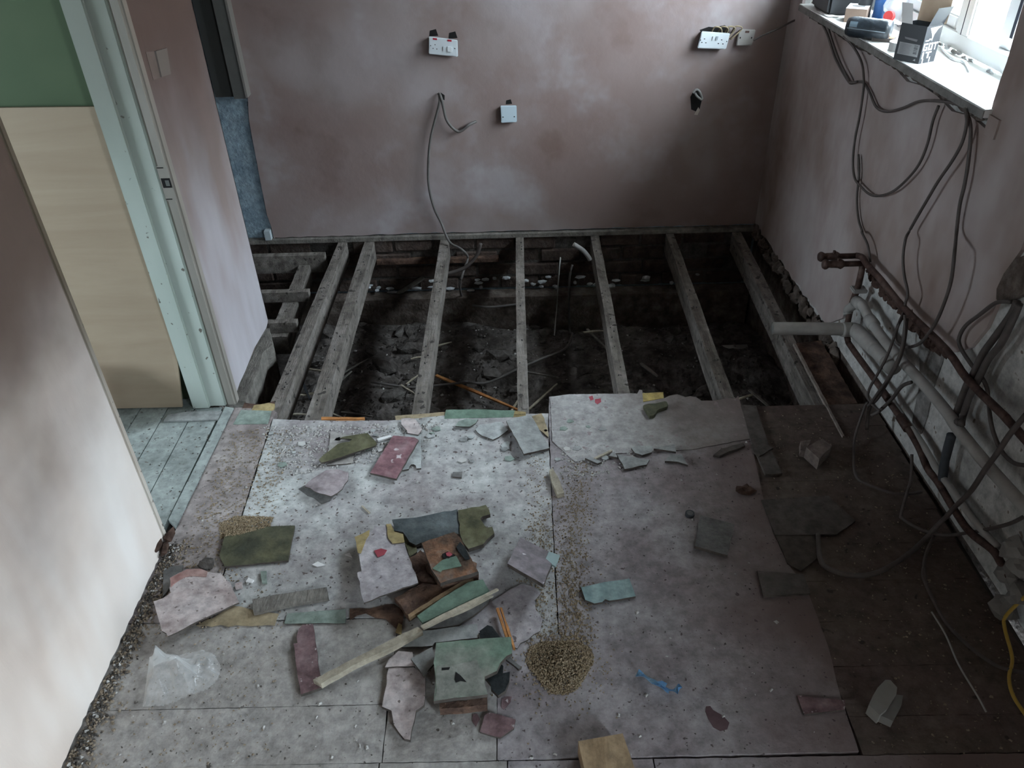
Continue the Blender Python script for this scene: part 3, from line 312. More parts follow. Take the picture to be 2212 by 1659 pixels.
plym = M('plywood', [(.345,.265,.19),(.37,.29,.21),(.395,.315,.23)], 3, 5, .6, .05, 40, st=(.5,1,5), dist=.6)
joistm = M('old_joist', [(.10,.088,.075),(.195,.175,.155),(.25,.23,.21)], 5, 6, .9, .5, 40, st=(6,.8,6), speck=((.05,.045,.04), 30, .64))
oldwood = M('grey_wood', [(.14,.13,.115),(.24,.225,.20)], 6, 6, .9, .5, 40, st=(3,1,3))
palewood = M('split_pine', [(.33,.29,.22),(.47,.425,.34)], 8, 5, .8, .3, 40, st=(2,2,2))
orangewood = M('orange_pine', [(.42,.17,.055),(.58,.28,.10)], 8, 4, .7, .2, 40)
brownwood = M('rotten_wood', [(.035,.018,.012),(.10,.06,.045),(.20,.12,.08)], 14, 6, .9, .8, 60)
tanwood = M('tan_wood', [(.27,.18,.10),(.40,.30,.19)], 12, 5, .85, .4, 50)
newwood = M('fresh_pine', [(.31,.215,.125),(.39,.285,.175)], 7, 5, .7, .2, 30, st=(4,1,4), speck=((.2,.11,.06), 18, .70))
FL = dict(detail=7, rough=.8, bump=.25, bs=80)
floor_a = M('lino_main', [(.17,.155,.15),(.33,.315,.32),(.46,.46,.455),(.55,.57,.555)], 7, ramp2=[(.22,.165,.17),(.36,.335,.335),(.46,.465,.455),(.56,.59,.57)], scale2=1.9, mix2=.6, speck=((.12,.10,.095), 60, .64), **FL)  # main sheet, mottled pale with dust
floor_c = M('lino_lilac', [(.17,.145,.15),(.31,.285,.295),(.42,.41,.42)], 5, ramp2=[(.19,.14,.14),(.34,.31,.32),(.43,.425,.43)], scale2=2.0, mix2=.5, speck=((.09,.07,.07), 70, .67), stain_shade=((.15,.108,.10), .28, .95, 'X'), **FL)  # right side: dirt and light falloff painted in together
floor_top = M('lino_dusty', [(.30,.285,.28),(.47,.465,.46)], 5, speck=((.26,.22,.22), 40, .66), stain_shade=((.19,.155,.145), .20, .8, 'X'), **FL)  # same dirt and falloff of light in the colour, towards the right
floor_n = M('lino_front', [(.27,.25,.23),(.41,.39,.37),(.48,.47,.455)], 6, ramp2=[(.27,.25,.23),(.40,.39,.375)], scale2=2, mix2=.5, speck=((.09,.08,.07), 60, .68), **FL)
floor_l = M('lino_left', [(.15,.125,.115),(.28,.25,.24),(.40,.37,.345)], 8, speck=((.10,.085,.075), 60, .64), ramp2=[(.25,.20,.20),(.40,.36,.35)], scale2=3, mix2=.4, **FL)
floor_r = M('bare_boards', [(.075,.052,.043),(.115,.085,.071),(.155,.12,.104)], 5, st=(.8,1.4,1), speck=((.045,.033,.028), 30, .68), ramp2=[(.085,.055,.05),(.12,.10,.08),(.14,.10,.095)], scale2=2, mix2=.5, **FL)
hall_f = M('hall_paint', [(.19,.21,.20),(.29,.325,.315),(.36,.395,.38)], 5, 6, .6, .2, 60, speck=((.12,.11,.10), 55, .66))
edge_m = M('cut_edge', [(.05,.042,.036),(.10,.085,.075)], 40, 4, .95)
gap_m = M('dark_gap', [(.07,.06,.052)])
earth = M('rubble_ground', [(.03,.025,.021),(.085,.074,.067),(.16,.147,.138)], 9, 7, 1, 1, 50, speck=((.3,.3,.29), 60, .72))
lumpm = M('rubble_lump', [(.04,.032,.028),(.09,.08,.073),(.15,.14,.13)], 12, 6, 1, .9, 60)
olive = M('olive_lino', [(.065,.065,.036),(.115,.112,.062),(.165,.158,.098)], 12, 6, .8, .3, 60)
olive_d = M('olive_dark', [(.035,.04,.03),(.10,.10,.06),(.20,.19,.10)], 7, 7, .85, .4, 60, ramp2=[(.04,.045,.04),(.15,.15,.085)], scale2=6, mix2=.4)
slate = M('slate_grey', [(.045,.055,.058),(.10,.12,.125),(.17,.19,.195)], 9, 7, .7, .3, 80)
redt = M('red_speckle', [(.17,.085,.097),(.25,.135,.15),(.30,.195,.208)], 20, 6, .8, .3, 60, speck=((.55,.48,.49), 24, .64))
maroon = M('maroon_lino', [(.11,.065,.068),(.19,.12,.126),(.25,.175,.182)], 22, 6, .85, .3, 70, speck=((.38,.33,.33), 60, .66))
pinkg = M('pink_grey_lino', [(.33,.27,.26),(.48,.42,.41),(.54,.49,.48)], 14, 6, .85, .3, 60, speck=((.17,.14,.13), 70, .66))
pinkp = M('pink_lino', [(.23,.19,.195),(.335,.285,.295),(.41,.36,.37)], 16, 6, .85, .3, 60)
lilac = M('lilac_lino', [(.30,.27,.28),(.43,.40,.415),(.50,.475,.49)], 10, 6, .8, .3, 60, speck=((.14,.12,.12), 60, .68))
lilac_d = M('lilac_tile', [(.20,.175,.185),(.29,.255,.275)], 14, 5, .75, .2, 60, speck=((.62,.58,.60), 32, .70))
paleg = M('pale_grey_lino', [(.36,.38,.375),(.47,.49,.485)], 12, 6, .85, .3, 60)
greyt = M('grey_tile', [(.25,.26,.255),(.36,.37,.365)], 14, 6, .8, .3, 60)
greyd = M('dark_grey_tile', [(.12,.12,.115),(.19,.185,.18)], 14, 6, .8, .3, 60)
dimm = M('dim_brown_tile', [(.085,.074,.066),(.125,.11,.10)], 12, 5, .85, .3, 60)
greent = M('green_lino', [(.12,.185,.14),(.155,.235,.18),(.175,.255,.20)], 5, 5, .65, .15, 60)
greenp = M('pale_green_lino', [(.21,.265,.23),(.285,.34,.305)], 8, 5, .8, .2, 60)
greentop = M('green_worn', [(.14,.22,.165),(.185,.26,.20),(.27,.285,.245)], 6, 6, .75, .25, 60, speck=((.04,.06,.05), 30, .72))
dustm = M('grey_green_dust', [(.22,.235,.20),(.30,.305,.275)], 10, 6, .9, .3, 60)
tealm = M('teal_lino', [(.20,.30,.30),(.30,.41,.405)], 3, 2, .6, .15, 60, st=(9,.6,1))
bluechip = M('blue_chip', [(.30,.40,.40),(.35,.45,.45)], 8, 3, .7)
yellowp = M('yellow_backing', [(.33,.25,.11),(.42,.335,.17)], 16, 5, .85, .2, 60)
tanp = M('tan_backing', [(.30,.24,.15),(.40,.33,.22)], 12, 5, .9, .2, 60)
redp = M('red_paint', [(.30,.05,.07),(.38,.09,.11)], 30, 3, .6)
redbrown = M('red_brown', [(.24,.11,.10),(.36,.22,.20),(.42,.30,.27)], 14, 5, .85, .2, 60)
blackm = M('black_lino', [(.012,.015,.016),(.03,.036,.038)], 20, 5, .7, .4, 60)
stainm = M('dark_stain', [(.085,.05,.055),(.12,.075,.08)], 30, 4, .7)
rottop = M('rotten_tile', [(.035,.022,.016),(.10,.065,.046),(.23,.12,.07),(.21,.17,.145)], 10, 7, .9, .8, 60)
cable_g = M('grey_cable', [(.105,.097,.092),(.14,.13,.123)], 30, 2, .5)
cable_d = M('dark_cable', [(.075,.065,.06),(.10,.085,.08)], 30, 2, .5)
cable_w = M('pale_cable', [(.30,.30,.29),(.36,.36,.35)], 30, 2, .5)
cable_y = M('yellow_cable', [(.36,.24,.04),(.42,.29,.06)], 30, 2, .45)
copper = M('old_copper', [(.05,.03,.025),(.10,.06,.05),(.14,.10,.085)], 25, 5, .6, .3, 60, metal=.3)
pipe_w = M('grey_plastic', [(.27,.262,.245),(.37,.365,.35)], 14, 4, .5, .1, 40)
blackp = M('black_plastic', [(.02,.022,.025),(.03,.033,.036)], 10, 3, .45, spec=.5)
whitep = M('white_plastic', [(.60,.65,.68),(.65,.70,.73)], 5, 2, .3, spec=.5)
redn = M('red_neon', [(.42,.03,.05)]); darkh = M('dark_and_hole_shade', [(.012,.011,.011)]); steel = M('screw_steel', [(.25,.25,.25)], metal=.8, rough=.4)
upvc = M('upvc', [(.78,.80,.80),(.80,.82,.82)], 4, 2, .3, spec=.5); gasket = M('gasket', [(.03,.035,.05)])
sillm = M('sill_paint', [(.58,.585,.57),(.66,.665,.65)], 6, 4, .5, .1, 40)
sillf = M('sill_front_paint', [(.19,.185,.175),(.25,.245,.23)], 8, 4, .6, .2, 40)
cardb = M('cardboard', [(.40,.30,.22),(.46,.36,.27)], 10, 3, .85)
cardw = M('white_card', [(.68,.68,.68),(.72,.72,.72)], 10, 2, .7)
boxk = M('black_carton', [(.022,.026,.03),(.03,.034,.04)], 8, 2, .45, spec=.5)
labelm = M('grey_label', [(.36,.37,.38)]); inkm = M('label_ink', [(.12,.125,.13)])
bagblack = M('black_film', [(.02,.028,.036),(.035,.045,.055)], 14, 4, .3, .6, 30, spec=.6)
bluep = M('blue_plastic', [(.03,.12,.36),(.05,.17,.45)], 20, 3, .4, spec=.5); bluestrap = M('blue_strap', [(.05,.16,.36),(.10,.25,.45),(.2,.33,.42)], 30, 3, .45, spec=.5)
orangep = M('orange_print', [(.62,.22,.06)]); redcap = M('red_cap', [(.55,.06,.06)]); yellowe = M('yellow_board', [(.50,.37,.12),(.58,.48,.22)], 12, 4, .85, .2, 50)
sawm = M('sawdust', [(.09,.062,.035),(.25,.19,.12),(.42,.35,.25)], 260, 2, .95)
gritp = M('pale_grit', [(.33,.315,.295),(.50,.49,.475)], 200, 2, .9); gritd = M('dark_grit', [(.04,.034,.03),(.10,.09,.08)], 200, 2, .95); gritb = M('brown_grit', [(.18,.14,.10),(.30,.25,.19)], 200, 2, .95)
ceilm = M('ceiling_plaster', [(.12,.085,.07),(.19,.14,.12)], 2, 3, .9)
gravel = M('garden_gravel', [(.16,.16,.13),(.30,.30,.26),(.42,.42,.38)], 9, 6, .95, .5, 30); grass_m = M('hedge_leaf', [(.03,.06,.025),(.08,.13,.05)], 20, 4, .9)
brick_o = M('garden_wall_brick', [(.28,.21,.17),(.40,.32,.27)], 8, 4, .9, .3, 40); darko = M('planter_grey', [(.05,.055,.06)]); boxw = M('white_board', [(.46,.455,.44),(.55,.545,.53)], 10, 3, .7)
boxw2 = M('white_board_edge', [(.17,.165,.155),(.23,.225,.215)], 10, 3, .8)
def film(name, op, col):
    m = bpy.data.materials.new(name); m.use_nodes = True; N = m.node_tree.nodes; L = m.node_tree.links
    b = N['Principled BSDF']; b.inputs['Base Color'].default_value = (*col, 1); b.inputs['Roughness'].default_value = .18; b.inputs['Specular IOR Level'].default_value = .8
    t = N.new('ShaderNodeBsdfTransparent'); x = N.new('ShaderNodeMixShader'); x.inputs[0].default_value = op
    L.new(t.outputs[0], x.inputs[1]); L.new(b.outputs[0], x.inputs[2]); L.new(x.outputs[0], N['Material Output'].inputs['Surface']); return m
clearm = film('clear_film', .2, (.80,.82,.82))
_n2 = clearm.node_tree.nodes; _lw = _n2.new('ShaderNodeLayerWeight'); _lw.inputs[0].default_value = .35; _m2 = _n2.new('ShaderNodeMapRange'); _m2.inputs[3].default_value = .16; _m2.inputs[4].default_value = .7
clearm.node_tree.links.new(_lw.outputs['Facing'], _m2.inputs[0]); clearm.node_tree.links.new(_m2.outputs[0], [n for n in _n2 if n.type == 'MIX_SHADER'][0].inputs[0]); _n2['Principled BSDF'].inputs['Roughness'].default_value = .08; milky = film('milky_film', .6, (.75,.80,.84)); glassm = film('window_glass', .06, (.9,.95,.95))
# ---------------------------------------------------------------- helpers
WL = {}
def tag(o, label=None, cat=None, group=None, kind=None):
    if label: o['label'] = label
    if cat: o['category'] = cat
    if group: o['group'] = group
    if kind: o['kind'] = kind
    return o
def add(name, vs, fs, mat, parent=None, smooth=False):   # one mesh object, placed in world metres under its parent
    vs = [Vector(v) for v in vs]
    xs = [v.x for v in vs]; ys = [v.y for v in vs]; zs = [v.z for v in vs]
    org = Vector(((min(xs)+max(xs))/2, (min(ys)+max(ys))/2, min(zs)))
    me = bpy.data.meshes.new(name); me.from_pydata([v-org for v in vs], [], fs); me.update()
    bm = bmesh.new(); bm.from_mesh(me); bmesh.ops.recalc_face_normals(bm, faces=bm.faces); bm.to_mesh(me); bm.free()
    me.materials.append(mat)
    if smooth: me.polygons.foreach_set('use_smooth', [True]*len(me.polygons))
    o = bpy.data.objects.new(name, me); COL.objects.link(o); WL[o.name] = org
    if parent: o.parent = parent; o.location = org - WL[parent.name]   # no parent is rotated or scaled
    else: o.location = org
    return o
def empty(name, loc):
    o = bpy.data.objects.new(name, None); COL.objects.link(o); o.location = loc; WL[o.name] = Vector(loc); o.empty_display_size = .05; return o
def prism_vf(pts, t, d=(0,0,-1)):
    n = len(pts); d = Vector(d)*t; top = [Vector(p) for p in pts]; vs = top+[p+d for p in top]
    fs = [list(range(n)), list(range(2*n-1, n-1, -1))]+[[i, n+i, n+(i+1)%n, (i+1)%n] for i in range(n)]
    return vs, fs
def rough_edge(pts, amp, step=.02):
    if amp <= 0: return [Vector(p) for p in pts]
    out = []
    for i, p in enumerate(pts):
        a = Vector(p); b = Vector(pts[(i+1)%len(pts)]); k = max(1, int((b-a).length/step)); nrm = Vector((-(b-a).y, (b-a).x, 0)); nrm = nrm.normalized() if nrm.length > 1e-6 else nrm
        for j in range(k): out.append(a.lerp(b, j/k) + (nrm*R.uniform(-amp, amp) if j else Vector()))
    return out
def slab(name, key, t, mat, parent=None, amp=.0012, dz=0):
    pts = D[key] if isinstance(key, str) else key
    pts = [Vector(p)+Vector((0,0,dz)) for p in pts]
    vs, fs = prism_vf(rough_edge(pts, amp), t); return add(name, vs, fs, mat, parent)
def edges(o, n):
    o.data.materials.append(edge_m)
    for p in o.data.polygons:
        if p.index >= 2: p.material_index = 1
    return o
def box_vf(x0,x1,y0,y1,z0,z1):
    vs = [(x,y,z) for z in (z0,z1) for y in (y0,y1) for x in (x0,x1)]
    return vs, [(0,1,3,2),(4,6,7,5),(0,4,5,1),(2,3,7,6),(0,2,6,4),(1,5,7,3)]
def box(name, x0,x1,y0,y1,z0,z1, mat, parent=None):
    return add(name, *box_vf(x0,x1,y0,y1,z0,z1), mat, parent)
def multi(name, lst, mat, parent=None, smooth=False):
    V, F = [], []
    for vs, fs in lst:
        n = len(V); V += list(vs); F += [[i+n for i in f] for f in fs]
    return add(name, V, F, mat, parent, smooth)
def bevel(o, w=.004, seg=2):
    bm = bmesh.new(); bm.from_mesh(o.data); bmesh.ops.bevel(bm, geom=list(bm.edges), offset=w, segments=seg, affect='EDGES', clamp_overlap=True); bm.to_mesh(o.data); bm.free(); return o
def spline(pts, k=5):
    P = [Vector(p) for p in pts]
    if len(P) < 3: return [P[0].lerp(P[-1], i/4) for i in range(5)]
    out = []
    for i in range(len(P)-1):
        p0, p1, p2, p3 = P[max(i-1,0)], P[i], P[i+1], P[min(i+2,len(P)-1)]
        for j in range(k):
            t = j/k; out.append(.5*((2*p1)+(p2-p0)*t+(2*p0-5*p1+4*p2-p3)*t*t+(3*p1-p0-3*p2+p3)*t**3))
    out.append(P[-1]); return out
def tube_vf(pts, r, n=8, k=5, smooth=True, cap=True, rr=None):
    P = spline(pts, k) if smooth else [Vector(p) for p in pts]
    V, F = [], []; up = Vector((.3,.2,1)).normalized()
    for i, p in enumerate(P):
        d = (P[min(i+1,len(P)-1)]-P[max(i-1,0)]);  d = d.normalized() if d.length > 1e-9 else Vector((0,0,1))
        a = d.cross(up)
        if a.length < 1e-3: a = d.cross(Vector((1,0,0)))
        a.normalize(); b = d.cross(a); q = rr[i] if rr else r
        V += [p+a*q*math.cos(2*math.pi*j/n)+b*q*math.sin(2*math.pi*j/n) for j in range(n)]
    for i in range(len(P)-1):
        for j in range(n): F.append([i*n+j, i*n+(j+1)%n, (i+1)*n+(j+1)%n, (i+1)*n+j])
    if cap: F += [list(range(n))[::-1], [(len(P)-1)*n+j for j in range(n)]]
    return V, F
def tube(name, key, r, mat, parent=None, **kw):
    pts = D[key] if isinstance(key, str) else key
    return add(name, *tube_vf(pts, r, **kw), mat, parent, smooth=True)
def lump_vf(c, s, seed, sub=2, flat=.7, jag=.35):
    bm = bmesh.new(); bmesh.ops.create_icosphere(bm, subdivisions=sub, radius=1); q = Vector((seed*3.1, seed*1.7, seed*.9))
    vs = []
    for v in bm.verts:
        k = 1+jag*noise.noise(v.co*1.6+q)+.15*noise.noise(v.co*4+q); w = v.co*k
        vs.append(Vector(c)+Vector((w.x*s[0], w.y*s[1], w.z*s[2]*flat)))
    fs = [[v.index for v in f.verts] for f in bm.faces]; bm.free(); return vs, fs
def chips(name, pos, mat, smin, smax, label, cat=None, flat=.5):
    V, F = [], []
    for (x,y,z) in pos:
        s = R.uniform(smin, smax)**1; a = R.uniform(0, 6.28); e = R.uniform(.35, 1); n = len(V); h = s*flat*R.uniform(.4,1)
        ca, sa = math.cos(a), math.sin(a)
        for (u,w,q) in ((-1,-e,0),(1,-e*.7,0),(.8,e,0),(-.7,e*.8,0),(-.3,-.2*e,1),(.6,.1*e,.8)):
            V.append((x+(u*ca-w*sa)*s*.5, y+(u*sa+w*ca)*s*.5, z+q*h+.0004))
        F += [[n+i for i in f] for f in ((0,1,4),(1,5,4),(1,2,5),(2,3,4,5),(3,0,4),(0,3,2,1))]
    return tag(add(name, V, F, mat), label, cat, None, 'stuff')
def inpoly(x, y, P):
    c = False; j = len(P)-1
    for i in range(len(P)):
        if (P[i][1] > y) != (P[j][1] > y) and x < (P[j][0]-P[i][0])*(y-P[i][1])/(P[j][1]-P[i][1])+P[i][0]: c = not c
        j = i
    return c
def scatter(P, n, z=0):
    xs = [p[0] for p in P]; ys = [p[1] for p in P]; out = []
    while len(out) < n:
        x, y = R.uniform(min(xs), max(xs)), R.uniform(min(ys), max(ys))
        if inpoly(x, y, P): out.append((x, y, z))
    return out
def jag_line(a, b, n, amp, ax):
    out = []
    for i in range(n+1):
        p = Vector(a).lerp(Vector(b), i/n); p[ax] += R.uniform(-amp, amp); out.append(p)
    return out
def wp(y, z, off=0): return Vector((1.292-off-.0265*y, y, z))
# ---------------------------------------------------------------- setting: walls
wb = tag(box('wall_back', -1.9,1.45, 3.805,4.02, -.62,2.4, blue), kind='structure')
ol = [(-1.2,3.805,2.4)] + [(x,3.805,z) for x,_,z in ([(-1.245,0,1.12)]+D['bluepoly'])] + [(p.x,3.805,p.z) for p in jag_line((-1.27,0,.0),(1.22,0,.004),60,.004,2)] + [(1.22,3.805,2.4)]
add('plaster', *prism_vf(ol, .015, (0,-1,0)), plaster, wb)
box('wall_plate', -1.5,1.2, 3.768,3.8045, -.027,-.006, oldwood, wb)
# exposed foundation bricks under the back wall
bz = -.03
for c in range(4):
    x = -1.75+(.11 if c%2 else 0)
    while x < 1.15:
        w = .205+R.uniform(-.012,.012); y0 = 3.788+R.uniform(-.012,.006)
        if R.random() > .07:
            o = box('brick', x, min(x+w,1.19), y0, 3.8046, bz-.066+R.uniform(-.003,.003), bz+R.uniform(-.004,.002), brickm, wb); bevel(o, .006, 1)
        x += w+.012
    bz -= .077
box('mortar_joint', -1.78,1.19, 3.797,3.8048, bz+.01,-.028, mortar, wb)
ms = []
for i in range(40):
    x = R.uniform(-.85,.95); ms.append(lump_vf((x, 3.785-R.uniform(0,.03), -.29+R.uniform(-.035,.03)), (R.uniform(.01,.035),.014,R.uniform(.006,.016)), i, 1))
tag(multi('mortar_splash', ms, limew, wb), kind='stuff')
tag(bevel(box('wall_batten', -.76,-.12, 3.75,3.787, -.155,-.13, brownwood), .003), 'grey batten fixed along the old bricks under the back wall', 'timber')
tag(box('wall_plinth', -1.75,1.19, 3.70,3.79, -.62,-.335, render_b), kind='structure')
# right wall with window opening
def wbox(y0,y1,z0,z1,o0,o1):
    vs = [wp(y,z,o) for z in (z0,z1) for y in (y0,y1) for o in (o1,o0)]
    return vs, [(0,1,3,2),(4,6,7,5),(0,4,5,1),(2,3,7,6),(0,2,6,4),(1,5,7,3)]
OY0, OY1, OZ0, OZ1 = 2.125, 3.645, 1.045, 2.12
wr = tag(multi('wall_right', [wbox(-.45,4.0,.0,OZ0,-.26,-.012), wbox(-.45,4.0,OZ1,2.4,-.26,-.012), wbox(-.45,OY0,OZ0,OZ1,-.26,-.012), wbox(OY1,4.0,OZ0,OZ1,-.26,-.012), wbox(-1.9,-1.35,0,2.4,-.26,-.012), wbox(-1.35,-.45,2.02,2.4,-.26,-.012)], painted), kind='structure')
low = [wp(3.79,.0)]+[wp(3.79-i*.05, .004+R.uniform(-.012,.014)+.02*(i/20)) for i in range(1,20)]
pe = low+[Vector(p) for p in reversed(D['plaster_edge_r'])]+[Vector(p) for p in D['plaster_edge_up']]+[wp(1.80,.95),wp(1.79,2.4),wp(OY0,2.4),wp(OY0+.004,1.7)]
pe += [wp(OY0+R.uniform(-.012,.008), 1.6-i*.05) for i in range(11)]+[wp(2.11,1.03)]+[wp(2.2+i*.1,1.033+R.uniform(-.012,.008)) for i in range(14)]+[wp(OY1,1.045),wp(OY1,2.4),wp(3.79,2.4)]
# plaster outline pieces drawn in two rings so that the long ragged border triangulates cleanly
pe2 = [wp(v.y, v.z, 0) for v in pe]
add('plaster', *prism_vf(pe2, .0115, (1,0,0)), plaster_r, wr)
add('exposed_render', *prism_vf(D['brown_patch'], .012, (1,0,0)), render_b, wr)
add('cement_patch', *prism_vf([wp(p[1],p[2],-.008) for p in D['grey_patch']], .0035, (1,0,0)), M('damp_cement', [(.14,.13,.12),(.23,.22,.21),(.30,.295,.285)], 14, 6, .9, .5, 50), wr)
cr = []
for i in range(90):
    t = R.random(); P = spline(D['crust'], 8); k = t*(len(P)-1.01); p = P[int(k)].lerp(P[int(k)+1], k%1)
    s = R.uniform(.004,.014)*(1.5 if .55 < t < .95 else 1); cr.append(lump_vf(p+Vector((-.002,R.uniform(-.01,.01),R.uniform(-.015,.012))), (s*.6,s*1.5,s), i, 1, 1, .6))
tag(multi('plaster_crust', cr, M('crust_brown', [(.035,.02,.015),(.09,.055,.045)], 40, 5, 1), wr), kind='stuff')
fr = []
for i in range(70):
    y = 3.78-i*.017; fr.append(lump_vf(wp(y, -.03+R.uniform(-.03,.03), R.uniform(-.01,.012)), (R.uniform(.01,.025),R.uniform(.012,.03),R.uniform(.015,.035)), i+200, 1, 1, .6))
tag(multi('crumbled_footing', fr, render_b, wr), kind='stuff')
tag(multi('wall_footing', [wbox(-1.9,4.0,-.62,.0,-.26,-.013)], render_b), kind='structure')
# left wall, doorway and stub wall
def xwall(name, x0, x1, y0, y1, mat): return box(name, x0,x1,y0,y1,.004,2.4, mat)
wl = tag(xwall('wall_left', -1.21,-1.094,-1.9,1.655, render_b), kind='structure')
pl = [(-1.08,1.655,2.4)]+[(-1.08,p.y,p.z) for p in jag_line((0,1.655,.009),(0,.85,.004),60,.0035,2)]+[(-1.08,-1.9,.004),(-1.08,-1.9,2.4)]
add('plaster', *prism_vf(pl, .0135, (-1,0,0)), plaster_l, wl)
ws = tag(xwall('wall_alcove', -1.21,-1.094,2.388,2.90, render_b), kind='structure')
pl = [(-1.08,2.394,2.4)]+[(-1.08,p[1],p[2]) for p in reversed(D['stub_bottom'])]
pl = [pl[0],(-1.08,2.394,.012)]+[(-1.08,p.y,p.z+R.uniform(-.004,.004)) for p in rough_edge(D['stub_bottom'][::-1],0,.02) if p.y > 2.396]+[(-1.08,2.905,.03),(-1.08,2.905,2.4)]
pl = [q for i,q in enumerate(pl) if i == 0 or (q[1] >= max(p[1] for p in pl[:i])-1e-6)]
add('plaster', *prism_vf(pl, .0135, (-1,0,0)), plaster_s, ws)
box('plaster_return', -1.21,-1.08, 2.9005,2.905, .03,2.4, plaster_s, ws)
# blanked switch box patch in the stub wall
add('blanking_plate', *prism_vf([(-1.0795,p[1],p[2]) for p in D['switch']], .006, (1,0,0)), M('blank_plate', [(.22,.20,.185)]), ws)
add('chased_patch', *prism_vf([(-1.0797,p[1],p[2]) for p in D['switch_b']], .001, (1,0,0)), M('chased_plaster', [(.17,.14,.125),(.22,.18,.165)], 20), ws)
sp = slab('sole_plate', [(-1.195,2.91,-.012),(-1.195,2.39,-.012),(-1.045,2.39,-.012),(-1.05,2.60,-.012),(-1.065,2.72,-.012),(-1.04,2.78,-.012),(-1.085,2.91,-.012)], .09, oldwood, ws, .004)
tag(box('wall_sleeper', -1.2,-1.09, 2.2,2.92, -.62,-.103, render_b), kind='structure')
dr = empty('door_1', (-1.15,2.0,0)); tag(dr, kind='structure')
bevel(box('jamb', -1.222,-1.102, 2.345,2.362, .0,2.05, gloss_w, dr), .004)
bevel(box('door_stop', -1.222,-1.16, 2.333,2.3455, .0,2.05, gloss_w, dr), .003)
bevel(box('architrave', -1.1015,-1.062, 2.345,2.386, .0,2.1, beige, dr), .008, 3)
o = add('strike_plate', *box_vf(-1.099,-1.066, 2.3441,2.3448, .80,.91), beige, dr); box('latch_hole', -1.095,-1.068, 2.3428,2.3440, .842,.872, darkh, o); box('latch_spring', -1.084,-1.072, 2.342,2.3427, .848,.866, steel, o)
for z_ in (.805,.905): box('screw_slot', -1.097,-1.078, 2.3428,2.3440, z_-.0015,z_+.0015, darkh, o)
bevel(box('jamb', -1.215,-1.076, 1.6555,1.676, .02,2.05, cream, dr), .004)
box('lintel', -1.21,-1.08, 1.655,2.39, 2.051,2.4, plaster_l, dr)
for i in range(7): add('rotten_jamb_piece', *lump_vf((-1.085+R.uniform(-.03,.035),1.63+R.uniform(-.03,.05),.025+R.uniform(-.01,.02)), (.012,.03,.016), i+50, 1, 1, .5), brownwood, dr)
# far rooms: alcove and hall
tag(box('wall_hall', -3.3,-1.212, 2.41,2.88, -.62,2.4, green_w), kind='structure')
tag(box('wall_alcove_side', -1.9,-1.76, 2.88,3.80, -.62,2.4, plaster_s), kind='structure')
tag(box('wall_hall_front', -3.3,-1.211, .55,.70, 0,2.4, green_w), kind='structure')
tag(multi('wall_hall_end', [box_vf(-3.3,-3.2,.70,2.41,0,.9), box_vf(-3.3,-3.2,.70,2.41,1.7,2.4), box_vf(-3.3,-3.2,.70,1.1,.9,1.7), box_vf(-3.3,-3.2,1.8,2.41,.9,1.7)], green_w), kind='structure')
tag(box('wall_behind', -1.21,1.5,-1.9,-1.8, 0,2.4, ceilm), kind='structure')
tag(box('ceiling', -3.4,1.6,-2.0,4.1, 2.4,2.45, ceilm), kind='structure')
# alcove timber casing and small pieces on the back wall
cz = empty('alcove_casing', (-1.27,3.76,.715)); tag(cz, 'grey painted boxed timber upright ending above the blue strip in the alcove', 'casing')
box('front_board', -1.303,-1.248, 3.74,3.805, .715,2.38, M('casing_grey', [(.10,.10,.093),(.13,.13,.122)], 8), cz)
box('lit_edge', -1.2475,-1.238, 3.735,3.80, .72,2.38, M('casing_lit', [(.20,.19,.175)]), cz)  # paler strip painting the lit edge of the upright
box('shadow_strip', -1.40,-1.304, 3.775,3.805, .715,2.38, M('casing_shadow', [(.06,.062,.058)]), cz)  # dark strip standing in for the shadow beside the upright
tag(box('skirting_block', -1.315,-1.285, 3.765,3.8045, -.004,.045, M('pale_block', [(.42,.48,.51)])), 'small pale blue painted block at the foot of the blue strip', 'block')
# ---------------------------------------------------------------- floor
fl = tag(multi('floor', [box_vf(-1.2,1.26,-1.9,2.14,-.06,-.022), box_vf(-3.2,-1.2,.7,2.40,-.06,-.022), box_vf(.10,.74,2.14,2.27,-.06,-.022), box_vf(-1.2,-.95,2.14,2.27,-.06,-.022)], gap_m), kind='structure')
E_ = D['edge_main']; G = .004
sm = D['seam_mid']; sr = D['seam_right']; ec = D['edge_c']
main = [E_[0]]+list(E_[1:])+[(sm[0][0]-.0022,sm[0][1],0),(sm[1][0]-.0022,sm[1][1],0),(sm[2][0]-.0022,sm[2][1],0),(-.02,1.30,0),(-.09,1.385,0),(-.32,1.383,0),(-.865,1.378,0)]
slab('floor_sheet', main, .02, floor_a, fl, .0015)
slab('floor_sheet', [(-1.067,2.335,0),(-.93,2.325,0),(-.905,2.30,0),(-.914,2.26,0),(-.871,1.379,0),(-1.089,1.376,0),(-1.089,1.66,0),(-1.0755,1.70,0)], .02, floor_l, fl, .0012)
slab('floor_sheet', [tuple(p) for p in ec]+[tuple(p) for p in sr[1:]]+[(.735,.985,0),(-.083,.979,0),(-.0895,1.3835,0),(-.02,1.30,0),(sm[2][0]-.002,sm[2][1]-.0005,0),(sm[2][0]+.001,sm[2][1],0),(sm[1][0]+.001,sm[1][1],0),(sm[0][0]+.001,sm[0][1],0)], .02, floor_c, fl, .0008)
slab('floor_sheet', [(.09,2.352,.003)]+[(p[0],p[1]-.003,.003) for p in ec[1:]]+[(.768,2.21,.003),(.755,2.09,.003),(.55,2.04,.003),(.30,2.03,.003),(.16,1.99,.003),(.088,2.1,.003)], .002, floor_top, fl, .0015)
